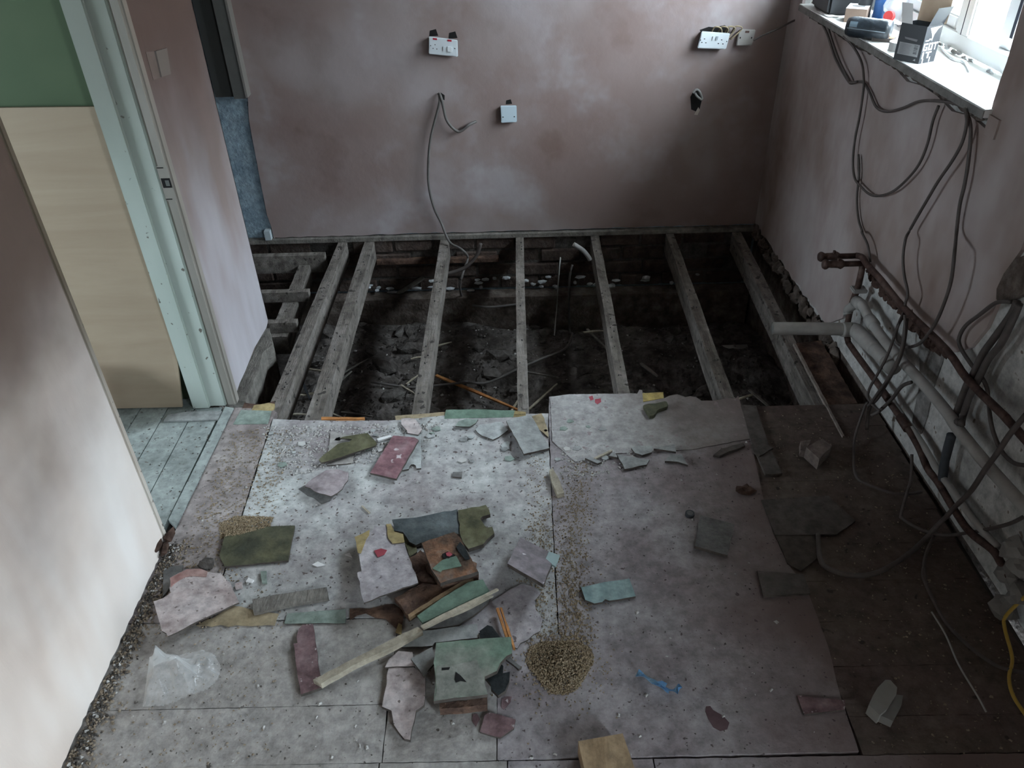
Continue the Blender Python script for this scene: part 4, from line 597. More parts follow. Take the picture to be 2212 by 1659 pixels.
for a in ([(-1.089,1.373),(-.356,1.377),(-.351,1.124),(-1.089,1.119)],[(-1.089,1.117),(-.352,1.122),(-.347,.978),(-1.089,.974)],[(-.354,1.377),(-.089,1.38),(-.085,.979),(-.345,.978)]):
    slab('floor_sheet', [(x,y,-.001) for x,y in a], .019, floor_n, fl, .001)
y1 = .976
for row in range(12):
    y0 = y1-.235; cuts = [-1.089]+sorted([(-.352 if row == 0 else R.uniform(-.6,-.2)), (-.06 if row == 0 else R.uniform(0,.3)), (.27 if row == 0 else R.uniform(.5,.8))])+[1.24]
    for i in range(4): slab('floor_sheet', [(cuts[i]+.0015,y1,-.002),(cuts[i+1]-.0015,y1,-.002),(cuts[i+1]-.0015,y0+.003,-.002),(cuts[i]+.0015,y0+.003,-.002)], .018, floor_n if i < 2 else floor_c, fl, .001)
    y1 = y0
def srx(y):
    for a, b in zip(sr, sr[1:]):
        if b[1] <= y <= a[1]: t = (a[1]-y)/(a[1]-b[1]); return a[0]+t*(b[0]-a[0])
    return .742
ys = 2.278
for i in range(11):
    y0 = ys-(.135 if i else .125)
    if y0 < .98: y0 = .98
    xl = min(srx(ys), srx(y0))+.001
    slab('floor_board', [(xl,ys-.0008,-.004),(1.235,ys-.0008,-.004),(1.24,y0+.0006,-.004),(xl,y0+.0006,-.004)], .017, floor_r, fl, .0012); ys = y0
slab('floor_board', D['right_board'], .02, brownwood, fl, .002)
slab('batten_strip', D['right_batten'], .012, M('dusty_batten', [(.22,.18,.155),(.32,.28,.25)], 12, 5, .9, .3, 40), fl, .0008); slab('batten_strip', D['right_batten2'], .008, bpy.data.materials['dusty_batten'], fl, .0008)
slab('threshold_strip', [(x,y,.004) for x,y,z in D['thresh']], .014, hall_f, fl, .0008)
for i in range(20):
    x1_ = -1.116-i*.102; o = slab('floor_board', [(x1_,2.399,-.001),(x1_-.098,2.399,-.001),(x1_-.098,.705,-.001),(x1_,.705,-.001)] if x1_-.098 < -1.222 else [(x1_,2.34,-.001),(x1_-.098,2.34,-.001),(x1_-.098,1.7,-.001),(x1_,1.7,-.001)], .02, hall_f, fl, 0)
# layers showing at the sawn edge
slab('tile_strip', [(-.47,2.268,-.003),(-.28,2.285,-.003),(-.29,2.245,-.003),(-.46,2.225,-.003)], .012, tanp, fl, .001)
slab('tile_strip', [(-.288,2.292,-.002),(-.17,2.29,-.002),(-.04,2.278,-.002),(-.045,2.24,-.002),(-.29,2.24,-.002)], .014, greent, fl, .001, .003)
slab('tile_strip', [(-.042,2.277,-.002),(.0,2.27,-.002),(.0,2.24,-.002),(-.045,2.24,-.002)], .012, yellowp, fl, .001, .002)
slab('tile_strip', [(-1.04,2.318,.002),(-.925,2.308,.002),(-.92,2.232,.002),(-1.045,2.235,.002)], .003, greenp, fl, .001)
slab('tile_strip', [(-1.0,2.345,.001),(-.95,2.358,.001),(-.925,2.352,.001),(-.922,2.31,.001),(-1.0,2.315,.001)], .012, yellowp, fl, .002)
slab('tile_strip', [(-1.04,2.365,0),(-.97,2.352,0),(-.93,2.37,0),(-.925,2.33,0),(-1.04,2.33,0)], .012, brownwood, fl, .003)
slab('tile_strip', D['yellow_edge'], .018, yellowe, fl, .0005)
slab('strip_board', D['strip_right'], .01, dimm, fl, .001)
for k in ('stain_a','stain_b','stain_c','spot_a','spot_b'): slab('paint_stain', D[k], .001 if k[1] != 'p' else .0006, {'stain_c':stainm,'spot_a':redp,'spot_b':redp}.get(k, maroon), fl, .002)
# ---------------------------------------------------------------- floor void
nx, ny = 150, 110; V, F = [], []
for j in range(ny):
    for i in range(nx):
        x = -1.76+3.02*i/(nx-1); y = 1.7+2.12*j/(ny-1); p = Vector((x,y,0))
        z = -.44+.07*noise.noise(p*1.7)+.035*noise.noise(p*5)+.018*noise.noise(p*13)+.01*noise.noise(p*31)-.10*max(0,(y-3.5)/.3)-.06*max(0,(x-.6))
        V.append((x,y,z))
for j in range(ny-1):
    for i in range(nx-1): a = j*nx+i; F.append((a,a+1,a+1+nx,a+nx))
gr = tag(add('ground', V, F, earth), 'dark earth and rubble oversite below the joists', None, None, 'structure')
def ground(x, y):
    p = Vector((x,y,0)); return -.44+.07*noise.noise(p*1.7)+.035*noise.noise(p*5)+.018*noise.noise(p*13)-.10*max(0,(y-3.5)/.3)-.06*max(0,(x-.6))
tag(box('wall_void_front', -1.76,1.25,1.6,1.7,-.62,-.061, render_b), kind='structure')
JL = ['leftmost long joist running beside the plastered stub wall','second long joist from the left wall','third long joist, left of the middle of the pit','long joist in the middle of the pit, seen almost end on','long joist whose near end runs under the pale broken sheet','long joist next to the dark right part of the pit','long joist nearest to the right hand wall']
JX = [(-.945,-.90,-.965,-.908),(-.809,-.76,-.803,-.74),(-.419,-.375,-.417,-.37),(-.032,.008,-.030,.012),(.354,.396,.344,.388),(.738,.778,.716,.765),(1.075,1.12,1.035,1.085)]
for i, (a,b,c,d) in enumerate(JX):
    y0, y1_ = 1.75, 3.768; t = 0
    sec = []
    n = 14
    top, V, F = -.028, [], []
    for k in range(n+1):
        f = k/n; y = y0+(y1_-y0)*f; xl = c+(a-c)*f; xr = d+(b-d)*f; w = R.uniform(-.0015,.0015)
        V += [(xl+w,y,top-.10),(xl+w,y,top+R.uniform(-.001,.001)),(xr+w,y,top+R.uniform(-.001,.001)),(xr+w,y,top-.10)]
        if k:
            q = 4*(k-1); F += [(q+j, q+(j+1)%4, q+4+(j+1)%4, q+4+j) for j in range(4)]
    F += [(3,2,1,0),(4*n,4*n+1,4*n+2,4*n+3)]
    jo = tag(add('floor_joist', V, F, joistm), 'weathered '+JL[i], 'joist', 'floor joists')
    nl = []
    for k in range(9):
        f = R.uniform(.25,.97); y = y0+(y1_-y0)*f; xc = c+(a-c)*f+.5*(d-c)+R.uniform(-.012,.012); nl.append(tube_vf([(xc,y,top-.004),(xc+R.uniform(-.003,.003),y,top+R.uniform(.002,.008))], .0022, n=6, smooth=False))
    tag(multi('nail', nl, blackp, jo), kind='stuff')
for k, lab in (('noggin_a','short cross noggin nearest to the back wall in the alcove'),('noggin_b','middle short cross noggin in the alcove'),('noggin_c','short cross noggin at the corner of the stub wall')):
    p = D[k]; yy = sum(q[1] for q in p)/4; x0 = -1.74 if k != 'noggin_c' else -1.5; x1_ = {'noggin_a':-.992,'noggin_b':-.994,'noggin_c':-.99}[k]
    h = .028 if k != 'noggin_a' else .03
    tag(slab('noggin', [(x0,yy+h*.6,-.03),(x1_,yy+h*.6,-.03),(x1_,yy-h*.6,-.03),(x0,yy-h*.6,-.03)], .095 if k == 'noggin_a' else .05, joistm, None, .001), 'grey '+lab, 'timber', 'noggins in the alcove')
tag(slab('short_joist', [(-1.128,3.63,-.082),(-1.072,3.63,-.082),(-1.032,2.95,-.082),(-1.115,2.95,-.082)], .09, joistm, None, .0015), 'short chewed joist lying under the noggins in the alcove', 'joist')
lumps = []
for key in ('rubble_spots','rubble_spots2','rubble_spots3'):
    for p in D[key]: lumps.append((p[0],p[1],R.uniform(.045,.085)))
for i in range(150):
    x, y = R.uniform(-1.0,1.1), R.uniform(2.15,3.68); lumps.append((x,y,R.uniform(.015,.05)))
protos = []
for i in range(8):
    vs, fs = lump_vf((0,0,0), (1,.72,.6), i+11, 1, .8, .75); me = bpy.data.meshes.new('rubble_lump'); me.from_pydata(vs, [], fs); me.materials.append(lumpm); protos.append(me)
RL = 'broken lump of brick and mortar lying on the earth under the joists'
for i, (x,y,s) in enumerate(lumps):
    o = bpy.data.objects.new('rubble_lump', protos[i%8]); COL.objects.link(o); o.location = (x,y,ground(x,y)+s*.12); o.scale = (s,s,s*.9); o.rotation_euler = (R.uniform(-.3,.3),R.uniform(-.3,.3),R.uniform(0,6.28))
    tag(o, RL, 'rubble', 'rubble lumps under the floor')
chips('rubble_grit', [(x,y,ground(x,y)+.002) for x,y,_ in scatter([(-1.03,2.1),(1.15,2.1),(1.15,3.66),(-1.03,3.66)], 2600)], lumpm, .006, .022, 'small crushed rubble spread over the earth of the void')
chips('pale_void_grit', [(x,y,ground(x,y)+.003) for x,y,_ in scatter([(-1.0,2.1),(1.1,2.1),(1.1,3.66),(-1.0,3.66)], 260)], gritp, .005, .018, 'pale plaster crumbs spread over the earth of the void')
SL = {'s1':(.004,oldwood,'thin grey splinter between the second and third joists'),'s2':(.005,oldwood,'short splinter lying against the second joist'),'s3':(.006,palewood,'pale lath between the first and second joists'),'s4':(.006,palewood,'pale lath crossing under the near end of the second joist'),'s5':(.005,palewood,'short pale lath near the front left of the pit'),'s6':(.004,palewood,'split pale splinter behind the orange sticks'),'s7':(.005,oldwood,'grey lath lying behind the orange sticks'),'s8':(.004,palewood,'short pale splinter left of the third joist, farther one'),'s9':(.004,palewood,'pale splinter slanting up to the third joist, left side'),'s10':(.006,palewood,'thick pale splinter pointing down to the third joist'),'s11':(.005,palewood,'pale splinter right of the third joist'),'s12':(.007,blackp,'black rod leaning between the first two joists'),'s13':(.008,orangewood,'long reddish lath slanting down to the middle joist'),'s14':(.006,palewood,'pale broken lath right of the middle joist'),'s15':(.007,palewood,'tan lath leaning left of the middle joist, near the floor edge'),'s16':(.006,oldwood,'grey lath right of the middle joist'),'s17':(.006,palewood,'pale short lath left of the fifth joist'),'s18':(.007,oldwood,'grey lath crossing the pale one by the fifth joist'),'s19':(.006,oldwood,'dark lath in the right corner of the pit'),'s21':(.008,oldwood,'dark lath between the fifth and sixth joists'),'s22':(.004,palewood,'small pale lath under the second joist')}
for k, (r, m, lab) in SL.items():
    a, b = [Vector(p) for p in D[k]]; a.z = ground(a.x,a.y)+r+.028; b.z = ground(b.x,b.y)+r+.028
    if k == 's12': a.z += .06
    d = (b-a).normalized(); n = d.cross(Vector((0,0,1))).normalized()*r; mid = a.lerp(b,.5)+Vector((0,0,.004))+n*.3
    tag(slab('lath', [a+n,mid+n,b+n*.4,b-n*.6,mid-n,a-n*.8], r*1.0, m, None, 0), lab, 'stick', 'sticks in the floor void')
a, b = [Vector(p) for p in D['s20']]; a.z = -.03; b.z = -.08
tag(tube('splinter', [a,b], .005, palewood, n=5, smooth=False), 'pale splinter sticking up by the strip at the right end of the floor edge', 'stick')
a, b = [Vector(p) for p in D['s0']]; a.z = ground(a.x,a.y)+.05
tag(tube('gas_pipe', [a,b], .012, oldwood, smooth=False), 'dark pipe crossing the void towards the back wall left of the third joist', 'pipe')
a, b = [Vector(p) for p in D['s23']]; a.z = b.z = ground(a.x,a.y)+.06; a.y = b.y = 3.55
tag(tube('plastic_pipe', [a+Vector((-.06,-.2,0)),b+Vector((-.02,-.2,0))], .022, pipe_w, smooth=False, n=14), 'short pale plastic pipe lying in the dark right part of the pit', 'pipe')
tag(slab('orange_stick', D['pitorange_a'], .009, orangewood), 'orange pine stick on the floor edge by the second joist, farther one', 'stick')
tag(slab('orange_stick', D['pitorange_b'], .009, orangewood), 'orange pine stick on the floor edge by the second joist, nearer one', 'stick')
tag(tube('flex', 'flex_dark', .009, cable_d), 'dark flexible hose lying along the back bricks by the third joist', 'hose')
tag(tube('conduit', 'conduit', .011, cable_w), 'short bent pale conduit sticking up left of the fifth joist', 'conduit')
pts = [Vector(p) for p in D['cable_wall_drop']]; pts = [p if p.y > 3.58 else Vector((p.x,p.y,max(p.z,ground(p.x,p.y)+.03))) for p in pts]
cw = tag(tube('wall_cable', pts, .006, cable_g), 'grey cable hanging from the back wall hole down into the pit', 'cable')
tag(tube('wall_cable', 'cable_wall_loop', .0065, cable_g), 'short grey cable looping between two holes in the back wall', 'cable')
pts = [Vector(p) for p in D['cable_pit']]; pts = pts[:2]+[Vector((p.x,p.y,ground(p.x,p.y)+.03)) for p in pts[2:]]
tag(tube('pit_cable', pts, .006, cable_g), 'dark cable lying in a curve across the earth under the joists', 'cable')
tag(tube('thin_rod', 'rod_thin', .003, cable_w, smooth=False), 'thin pale wire standing up right of the middle joist', 'wire')
# ---------------------------------------------------------------- sockets and wall fittings
def plate(name, key, depth, ydir, label, cat, mat=whitep):
    P = [Vector(p) for p in D[key]]; c = sum(P, Vector())/4; e = empty(name, c); tag(e, label, cat)
    o = add('face_plate', *prism_vf(P, .009, (0,1,0)), mat, e); bevel(o, .003)
    ex = (P[1]-P[0])*.5+(P[2]-P[3])*.5; ex *= .5; ez = ((P[0]-P[3])+(P[1]-P[2]))*.25
    def at(u, v, d=0): return c+ex*u+ez*v+Vector((0,-d,0))
    def rect(nm, u0,u1,v0,v1, d, m):
        q = add(nm, *prism_vf([at(u0,v1,d),at(u1,v1,d),at(u1,v0,d),at(u0,v0,d)], d+.001, (0,1,0)), m)
        q.parent = o; q.location = WL[q.name]-WL[o.name]; return q
    bx = add('back_box', *prism_vf([at(-.9,.85,-.009),at(.9,.85,-.009),at(.9,-.85,-.009),at(-.9,-.85,-.009)], 3.804-c.y-.009, (0,1,0)), blackp, e)
    return e, rect
e, rc = plate('cooker_socket', 'socket_l', .009, 1, 'tilted double plate with two red neons and a rocker switch, left on back wall', 'socket')
rc('neon',-.70,-.42,.72,.92,.0015,redn); rc('neon',.30,.58,.72,.92,.0015,redn)
rc('rocker_switch',-.0,.14,-.35,.05,.004,whitep); rc('rocker_switch',.30,.60,-.45,.12,.005,M('rocker_white', [(.70,.74,.76)]))
for u,v in ((-.86,0),(.80,-.02)): rc('screw',u-.03,u+.03,v-.05,v+.05,.001,darkh)
for u,v in ((-.56,.16),(-.70,-.30),(-.44,-.32)): rc('pin_hole',u-.03,u+.03,v-.05,v+.05,.0006,darkh)
e, rc = plate('double_socket', 'socket_r', .009, 1, 'white double socket hanging off the back wall right of centre', 'socket')
for u,v in ((-.68,.16),(-.52,-.30),(-.80,-.28),(.52,.16),(.36,-.30),(.68,-.32)): rc('pin_hole',u-.045,u+.045,v-.05,v+.05,.0006,darkh)
rc('rocker_switch',-.15,-.03,.05,.55,.004,whitep); rc('rocker_switch',.08,.22,.12,.55,.004,M('rocker_grey', [(.33,.37,.40)]))
for u in (-.93,.90): rc('screw',u-.03,u+.03,-.06,.06,.001,darkh)
e, rc = plate('single_plate', 'plate_r', .009, 1, 'greyish single outlet plate beside the double socket on back wall', 'socket', M('dirty_white', [(.36,.34,.32),(.42,.40,.38)], 20))
rc('neon',-.25,.25,.6,.85,.001,M('neon_dark', [(.12,.07,.06)])); 
for u in (-.7,.7): rc('screw',u-.06,u+.06,-.1,.1,.001,darkh)
e, rc = plate('blank_plate', 'blank', .009, 1, 'square white blanking plate with two screws low on back wall', 'socket', M('bluish_plate', [(.50,.60,.66)]))
for u in (-.72,.68): rc('screw',u-.07,u+.07,-.36,-.24,.001,darkh)
for k, n_ in (('socket_hole_shade','recess_shade'),('hole_shade_low','hole_shade'),('hole_shade_mid','hole_shade')): add(n_, *prism_vf([(p[0],3.7893,p[2]) for p in D[k]], .0012, (0,1,0)), darkh, wb)  # flat dark patches painting the shade inside the wall holes
for (x,z,s) in ((-.37,.957,.02),(-.285,.945,.02),(-.045,.648,.015)): add('hole_shade', *prism_vf([(x-s,3.7893,z-s*.5),(x-s*.8,3.7893,z+s*.7),(x+s*.6,3.7893,z+s),(x+s,3.7893,z-s*.4)], .0012, (0,1,0)), darkh, wb)
add('plaster_chip', *prism_vf([(p[0],3.7885,p[2]) for p in D['hole_chip']], .002, (0,1,0)), plaster_l, wb)
tag(tube('hole_cable', 'hole_wire', .005, cable_w), 'small coil of pale cable poking out of the low hole right on back wall', 'cable')
for i in range(4):
    a = Vector((.86+i*.03, 3.785, .925)); tag(tube('socket_tail', [a,a+Vector((.01,-.02,.03)),a+Vector((.04,-.02,.02)),(.9+.015*i,3.768,.90)], .003, tanp), 'cream cable tail looping behind the hanging double socket', 'cable', 'cable tails behind the double socket')
# ---------------------------------------------------------------- right wall pipes and cables
pt = empty('copper_pipe_run', D['pipe_top'][3]); tag(pt, 'dark copper pipe along the plaster edge of the right wall, ending in a capped stub', 'pipe')
tube('pipe', D['pipe_top'], .011, copper, pt, n=10, k=4)
def valve(par, base, dx):
    b = Vector(base); P = [b+Vector((-dx*t,.0,0)) for t in (0,.3,.45,.5,.55,.62,.70,.78,.84,.90,.95,1.0)]
    add('end_valve', *tube_vf(P, .01, n=10, smooth=False, rr=[.010,.010,.010,.015,.018,.014,.013,.013,.012,.017,.018,.014]), copper, par, smooth=True)
    add('valve_screw', *tube_vf([P[5],P[5]+Vector((0,0,.022))], .005, n=8, smooth=False), copper, par)
valve(pt, D['valve_a'][0], .135)
pd = empty('copper_drop_pipe', D['pipe_down'][2]); tag(pd, 'dark copper pipe dropping from a capped stub and running low along the right wall', 'pipe')
tube('pipe', D['pipe_down'], .011, copper, pd, n=10, k=4); valve(pd, D['valve_b'][0], .135)
c = Vector(D['clip'][0]); bevel(box('pipe_clip', c.x-.02,c.x+.03,c.y-.02,c.y+.02,c.z-.007,c.z+.007, pipe_w, pd), .003)
for t in (Vector(D['pipe_down'][11]),): add('pipe_joint', *tube_vf([t+Vector((0,.03,.0)),t-Vector((0,.03,.0))], .016, n=10, smooth=False), copper, pd, smooth=True)
tag(tube('low_pipe', 'pipe_second', .010, pipe_w, n=10), 'pale painted pipe running just above the skirting line of the right wall', 'pipe')
wsm = empty('waste_pipe', D['waste_small'][5]); tag(wsm, 'thin white plastic waste pipe with an elbow sloping along the right wall', 'pipe')
tube('pipe', D['waste_small'], .0165, pipe_w, wsm, n=14, k=4)
for i in (3,5):
    p = Vector(D['waste_small'][i]); q = Vector(D['waste_small'][i+1]); d = (q-p).normalized(); add('elbow_socket', *tube_vf([p-d*.02,p+d*.025], .021, n=14, smooth=False), pipe_w, wsm, smooth=True)
wbg = empty('drain_pipe', D['waste_stub'][0]); tag(wbg, 'thick white drain pipe with an open end pointing into the room', 'pipe')
s = Vector(D['waste_stub'][0]); W0 = [Vector(p) for p in D['waste_big']]
add('stub_pipe', *tube_vf([s+Vector((.02,0,0)), s+Vector((-.13,.012,.0)), s+Vector((-.27,.02,0))], .023, n=18, smooth=False, cap=False), pipe_w, wbg, smooth=True)
add('stub_bore', *tube_vf([s+Vector((-.05,.004,0)), s+Vector((-.2695,.02,0))], .0195, n=18, smooth=False), M('pipe_bore', [(.16,.16,.15)]), wbg, smooth=True)
add('elbow', *tube_vf([s+Vector((-.03,0,0)), s+Vector((.012,-.005,0)), W0[1], W0[2]], .0265, n=18, k=5), pipe_w, wbg, smooth=True)
add('branch_pipe', *tube_vf([W0[1],W0[2],W0[3]], .024, n=18, smooth=False), pipe_w, wbg, smooth=True)
add('collar', *tube_vf([W0[3]+Vector((0,.02,-.003)),W0[3]+Vector((0,-.02,.003))], .028, n=18, smooth=False), pipe_w, wbg, smooth=True)
tag(tube('pipe_lagging', 'lagging', .013, M('lagging', [(.045,.052,.06),(.065,.072,.08)], 20)), 'short dark grey tube of pipe lagging leaning on the white right wall', 'pipe')
WI = {'a':(.0045,cable_d,'dark cable looping just below the window sill'),'b':(.0045,cable_d,'short dark cable hanging beside the far end of the sill'),'c':(.0042,cable_d,'dark cable hanging in a wide U loop below the sill'),'d':(.004,cable_d,'thin dark cable hanging straight down to the copper stubs'),'e':(.0045,cable_d,'dark cable hanging from the sill across the crossed pipes to the floor'),'f':(.005,cable_d,'dark cable hanging from the near end of the sill and curling at the pipes'),'g':(.0045,cable_d,'grey cable trailing from the white waste pipe onto the floor boards'),'h':(.007,cable_d,'thick grey cable hanging beside the white waste pipe'),'i':(.0055,cable_d,'thin dark cable curving out of the broken wall hole'),'j':(.0095,cable_d,'thick dark cable dropping straight from the broken wall hole, left one'),'k':(.0095,cable_d,'thick dark cable dropping straight from the broken wall hole, right one'),'l':(.007,cable_d,'thick grey cable crossing the white wall and curling on the dark floor'),'m':(.005,cable_d,'grey cable sagging along the base of the white wall'),'n':(.0045,cable_d,'grey cable wandering over the dirty floor at the lower right'),'o':(.0022,cable_w,'thin pale string lying on the dark floor at the lower right'),'p':(.0045,cable_y,'yellow cable at the right edge of the floor'),'q':(.006,cable_d,'short dark cable bowing out over the low white pipe'),'r':(.004,cable_d,'cable strung from the sill end to the back wall plate')}
for k, (r, m, lab) in WI.items(): tag(tube('cable', 'wire_'+k, r, m), lab, 'cable')
for i, p in enumerate(D['mortar_lump']): tag(add('plaster_lump', *lump_vf(p, (.03,.035,.03), i+70, 2, 1, .7), boxw2), 'torn plaster and paper lump at the foot of the right wall', 'rubble', 'plaster lumps by the right wall')
# ---------------------------------------------------------------- window, sill and what stands on it
wn = empty('window_1', wp(2.88,1.1,-.19)); tag(wn, kind='structure')
def fbox(nm, y0,y1,z0,z1,o0,o1, m, par=wn): return add(nm, *wbox(y0,y1,z0,z1,o0,o1), m, par)
fbox('frame_rail', OY0,OY1,1.088,1.135,-.25,-.185,upvc); fbox('frame_rail', OY0,OY1,2.06,2.12,-.25,-.185,upvc)
for a,b in ((OY0,2.19),(3.585,OY1)): fbox('frame_jamb', a,b,1.135,2.06,-.25,-.185,upvc)
bevel(fbox('mullion', 2.655,2.735,1.135,2.06,-.25,-.18,upvc), .006); fbox('mullion_groove', 2.693,2.697,1.136,2.05,-.18,-.1795,gasket)
bevel(fbox('sash_stile', 2.735,2.775,1.135,2.06,-.24,-.20,upvc), .005); bevel(fbox('sash_rail', 2.775,3.545,1.135,1.175,-.24,-.20,upvc), .005); bevel(fbox('sash_stile', 3.545,3.585,1.135,2.06,-.24,-.20,upvc), .005)
bevel(fbox('open_casement', 2.47,2.545,1.1355,2.05,-.30,-.215,upvc), .005); fbox('casement_gasket', 2.478,2.492,1.17,2.05,-.215,-.2145,gasket)
fbox('glass_pane', 2.776,3.544,1.176,2.058,-.222,-.218,glassm); fbox('glass_pane', 2.19,2.654,1.136,2.058,-.226,-.222,glassm)
gp = [lump_vf(wp(y,1.08,-.185)+Vector((R.uniform(-.012,.01),0,R.uniform(-.012,.012))), (.007,.022,.007), int(y*100), 1, 1, .6) for y in [2.15+i*.035 for i in range(42)]]
tag(multi('rubble_packing', gp, limew, wn), kind='stuff')
d2 = empty('added_door', wp(-.9,0,-.2)); tag(d2, kind='structure')  # unseen glazed door, added to light the lower left wall
for a_, b_, c_, e_ in ((-1.35,-1.29,.0,2.02),(-.51,-.45,.0,2.02),(-1.29,-.51,1.96,2.02),(-1.29,-.51,.0,.12)): fbox('added_door_frame', a_,b_,c_,e_,-.24,-.18,upvc,d2)
fbox('added_door_glass', -1.289,-.511,.121,1.959,-.212,-.208,glassm,d2)
sl = empty('window_sill', wp(2.8,1.06,0)); tag(sl, 'white painted board sill under the window', 'sill')
f0, f1 = Vector(D['sill_front'][0]), Vector(D['sill_front'][1]); f0.z, f1.z = 1.066, 1.083; f0.y = 3.62; f0.x = wp(3.62,0,.018).x
def quad(a, b, ox): return [Vector((a.x,a.y,a.z)), Vector((b.x,b.y,b.z)), Vector((b.x+ox,b.y,b.z)), Vector((a.x+ox,a.y,a.z))]
vs, fs = prism_vf(quad(f0,f1,.205), .022); add('sill_board', vs, fs, sillm, sl)
vs, fs = prism_vf(quad(f0+Vector((-.003,0,-.003)),f1+Vector((-.003,0,-.003)),.003), .022); add('front_edge', vs, fs, sillf, sl)
so = [lump_vf(wp(y, 1.035+.012*(3.6-y)/1.5, 0.002), (.008,R.uniform(.01,.035),R.uniform(.004,.010)), int(y*77), 1, 1, .6) for y in [2.15+i*.05 for i in range(28)]]
tag(multi('ragged_mortar', so, render_b, sl), kind='stuff')
add('end_block', *wbox(2.06,2.11,1.02,1.07,-.01,.006), plaster_r, sl)
def sz(y): return 1.0835-.0113*(y-2.11)
# open black carton
B0, B1, B2 = [Vector(p) for p in D['box_base']]; B3 = B0+B2-B1; zb = sz(2.67)+.0005; hb = .108
ct = empty('black_carton', (B0+B2)/2); tag(ct, 'open black carton with a grey label and white side lettering on the sill', 'box')
def P2(a, z): return Vector((a.x,a.y,z))
V = [P2(q,zb) for q in (B0,B1,B2,B3)]+[P2(q,zb+hb) for q in (B0,B1,B2,B3)]
add('carton_body', V, [(3,2,1,0),(0,1,5,4),(1,2,6,5),(2,3,7,6),(3,0,4,7)], boxk, ct)
u = (B1-B0); v = (B2-B1); fn = Vector((u.y,-u.x,0)).normalized(); sn = Vector((v.y,-v.x,0)).normalized()
def fpt(s, t, d=.0006): return P2(B0+u*s, zb+hb*t)+fn*d
def spt(s, t, d=.0006): return P2(B1+v*s, zb+hb*t)+sn*d
pl_ = add('paper_label', [fpt(.10,.17),fpt(.90,.17),fpt(.90,.50),fpt(.10,.50)], [(0,1,2,3)], labelm, ct)
bl = []
for i in range(6): bl.append(([fpt(.70,.24+i*.042,.0009),fpt(.84,.24+i*.042,.0009),fpt(.84,.24+i*.042+(.018 if i%3 else .03),.0009),fpt(.70,.24+i*.042+(.018 if i%3 else .03),.0009)], [(0,1,2,3)]))
for i in range(8): bl.append(([fpt(.15,.21+i*.034,.0009),fpt(.15+R.uniform(.35,.5),.21+i*.034,.0009),fpt(.15+.4,.216+i*.034,.0009),fpt(.15,.216+i*.034,.0009)], [(0,1,2,3)]))
multi('barcode', bl, inkm, pl_)
add('title_print', [fpt(.28,.60),fpt(.74,.57),fpt(.76,.63),fpt(.24,.65)], [(0,1,2,3)], M('title_grey', [(.22,.22,.23)]), ct)
add('corner_mark', [fpt(.76,.07),fpt(.86,.06),fpt(.84,.12)], [(0,1,2)], labelm, ct)
lt = []
def sq(s0,s1,t0,t1): lt.append(([spt(s0,t0),spt(s1,t0),spt(s1,t1),spt(s0,t1)], [(0,1,2,3)]))
# white block capitals G O T / I T with running drips, and the splash above them
for s0 in (.06,.38,.68):
    w_ = .26
    if s0 == .68: sq(s0,s0+w_,.50,.545); sq(s0+.10,s0+.16,.34,.50)
    else:
        sq(s0,s0+.08,.34,.545); sq(s0,s0+w_,.50,.545); sq(s0,s0+w_,.34,.385)
        sq(s0+w_-.08,s0+w_,.34,.545 if s0 > .3 else .44)
        if s0 < .3: sq(s0+.14,s0+w_,.42,.45)
sq(.10,.20,.13,.31); sq(.30,.66,.27,.31); sq(.43,.53,.13,.27)
sq(.18,.24,.0,.13); sq(.60,.66,.02,.16); sq(.30,.44,.62,.66); sq(.10,.3,.60,.63)
lt.append(([spt(.22,.95),spt(.95,.97),spt(.72,.90),spt(.55,.76),spt(.50,.58),spt(.42,.76)], [(0,1,2,3,4,5)]))
multi('side_lettering', lt, cardw, ct)
T = zb+hb
def flap(nm, a, b, out, h, m): add(nm, *prism_vf([P2(a,T),P2(b,T),P2(b,T+h)+out,P2(a,T+h)+out], .001, (0,0,1)), m, ct)
flap('end_flap', B0, B0+u*.42, Vector((-.008,.012,0)), .055, cardw); flap('back_flap', B3.lerp(B2,-.02), B2.lerp(B3,-.1), Vector((.012,.02,0)), .19, cardb); flap('side_flap', B1+v*.05, B2, Vector((.015,-.005,0)), .05, boxk)
# roll of black bags
r0, r1 = [Vector(p) for p in D['roll']]; r0.z = r1.z = sz(2.95)+.034; ax = (r1-r0).normalized()
rb = empty('bag_roll', (r0+r1)/2); tag(rb, 'rolled bundle of glossy black bags lying across the sill edge', 'roll')
RR = [.027,.033,.034,.0335,.034,.034,.033,.034,.033,.031]; PP = [r0.lerp(r1, i/9) for i in range(10)]
add('roll_body', *tube_vf(PP, .034, n=20, smooth=False, rr=RR), bagblack, rb, smooth=True)
n_ = Vector((ax.y,-ax.x,0)); 
def rpt(t, a, rad=.0352): return r0.lerp(r1,t)+n_*rad*math.cos(a)+Vector((0,0,rad*math.sin(a)))
add('roll_label', [rpt(.10,a_) for a_ in (.2,.45,.7)]+[rpt(.28,a_) for a_ in (.7,.45,.2)], [(0,1,4,5),(1,2,3,4)], M('roll_label', [(.14,.19,.23)]), rb)
add('loose_edge', [rpt(.06,.02),rpt(.95,-.05),rpt(.95,.02,.037),rpt(.06,.09,.037)], [(0,1,2,3)], M('film_edge', [(.30,.36,.40)]), rb)
fb = empty('print_packet', (1.25,2.905,1.08)); tag(fb, 'small dark packet with orange print lying in front of the black roll', 'packet')
q = Vector((1.215,2.915,sz(2.9))); ex_ = Vector((.085,-.055,0)); ey_ = Vector((.02,.03,0))
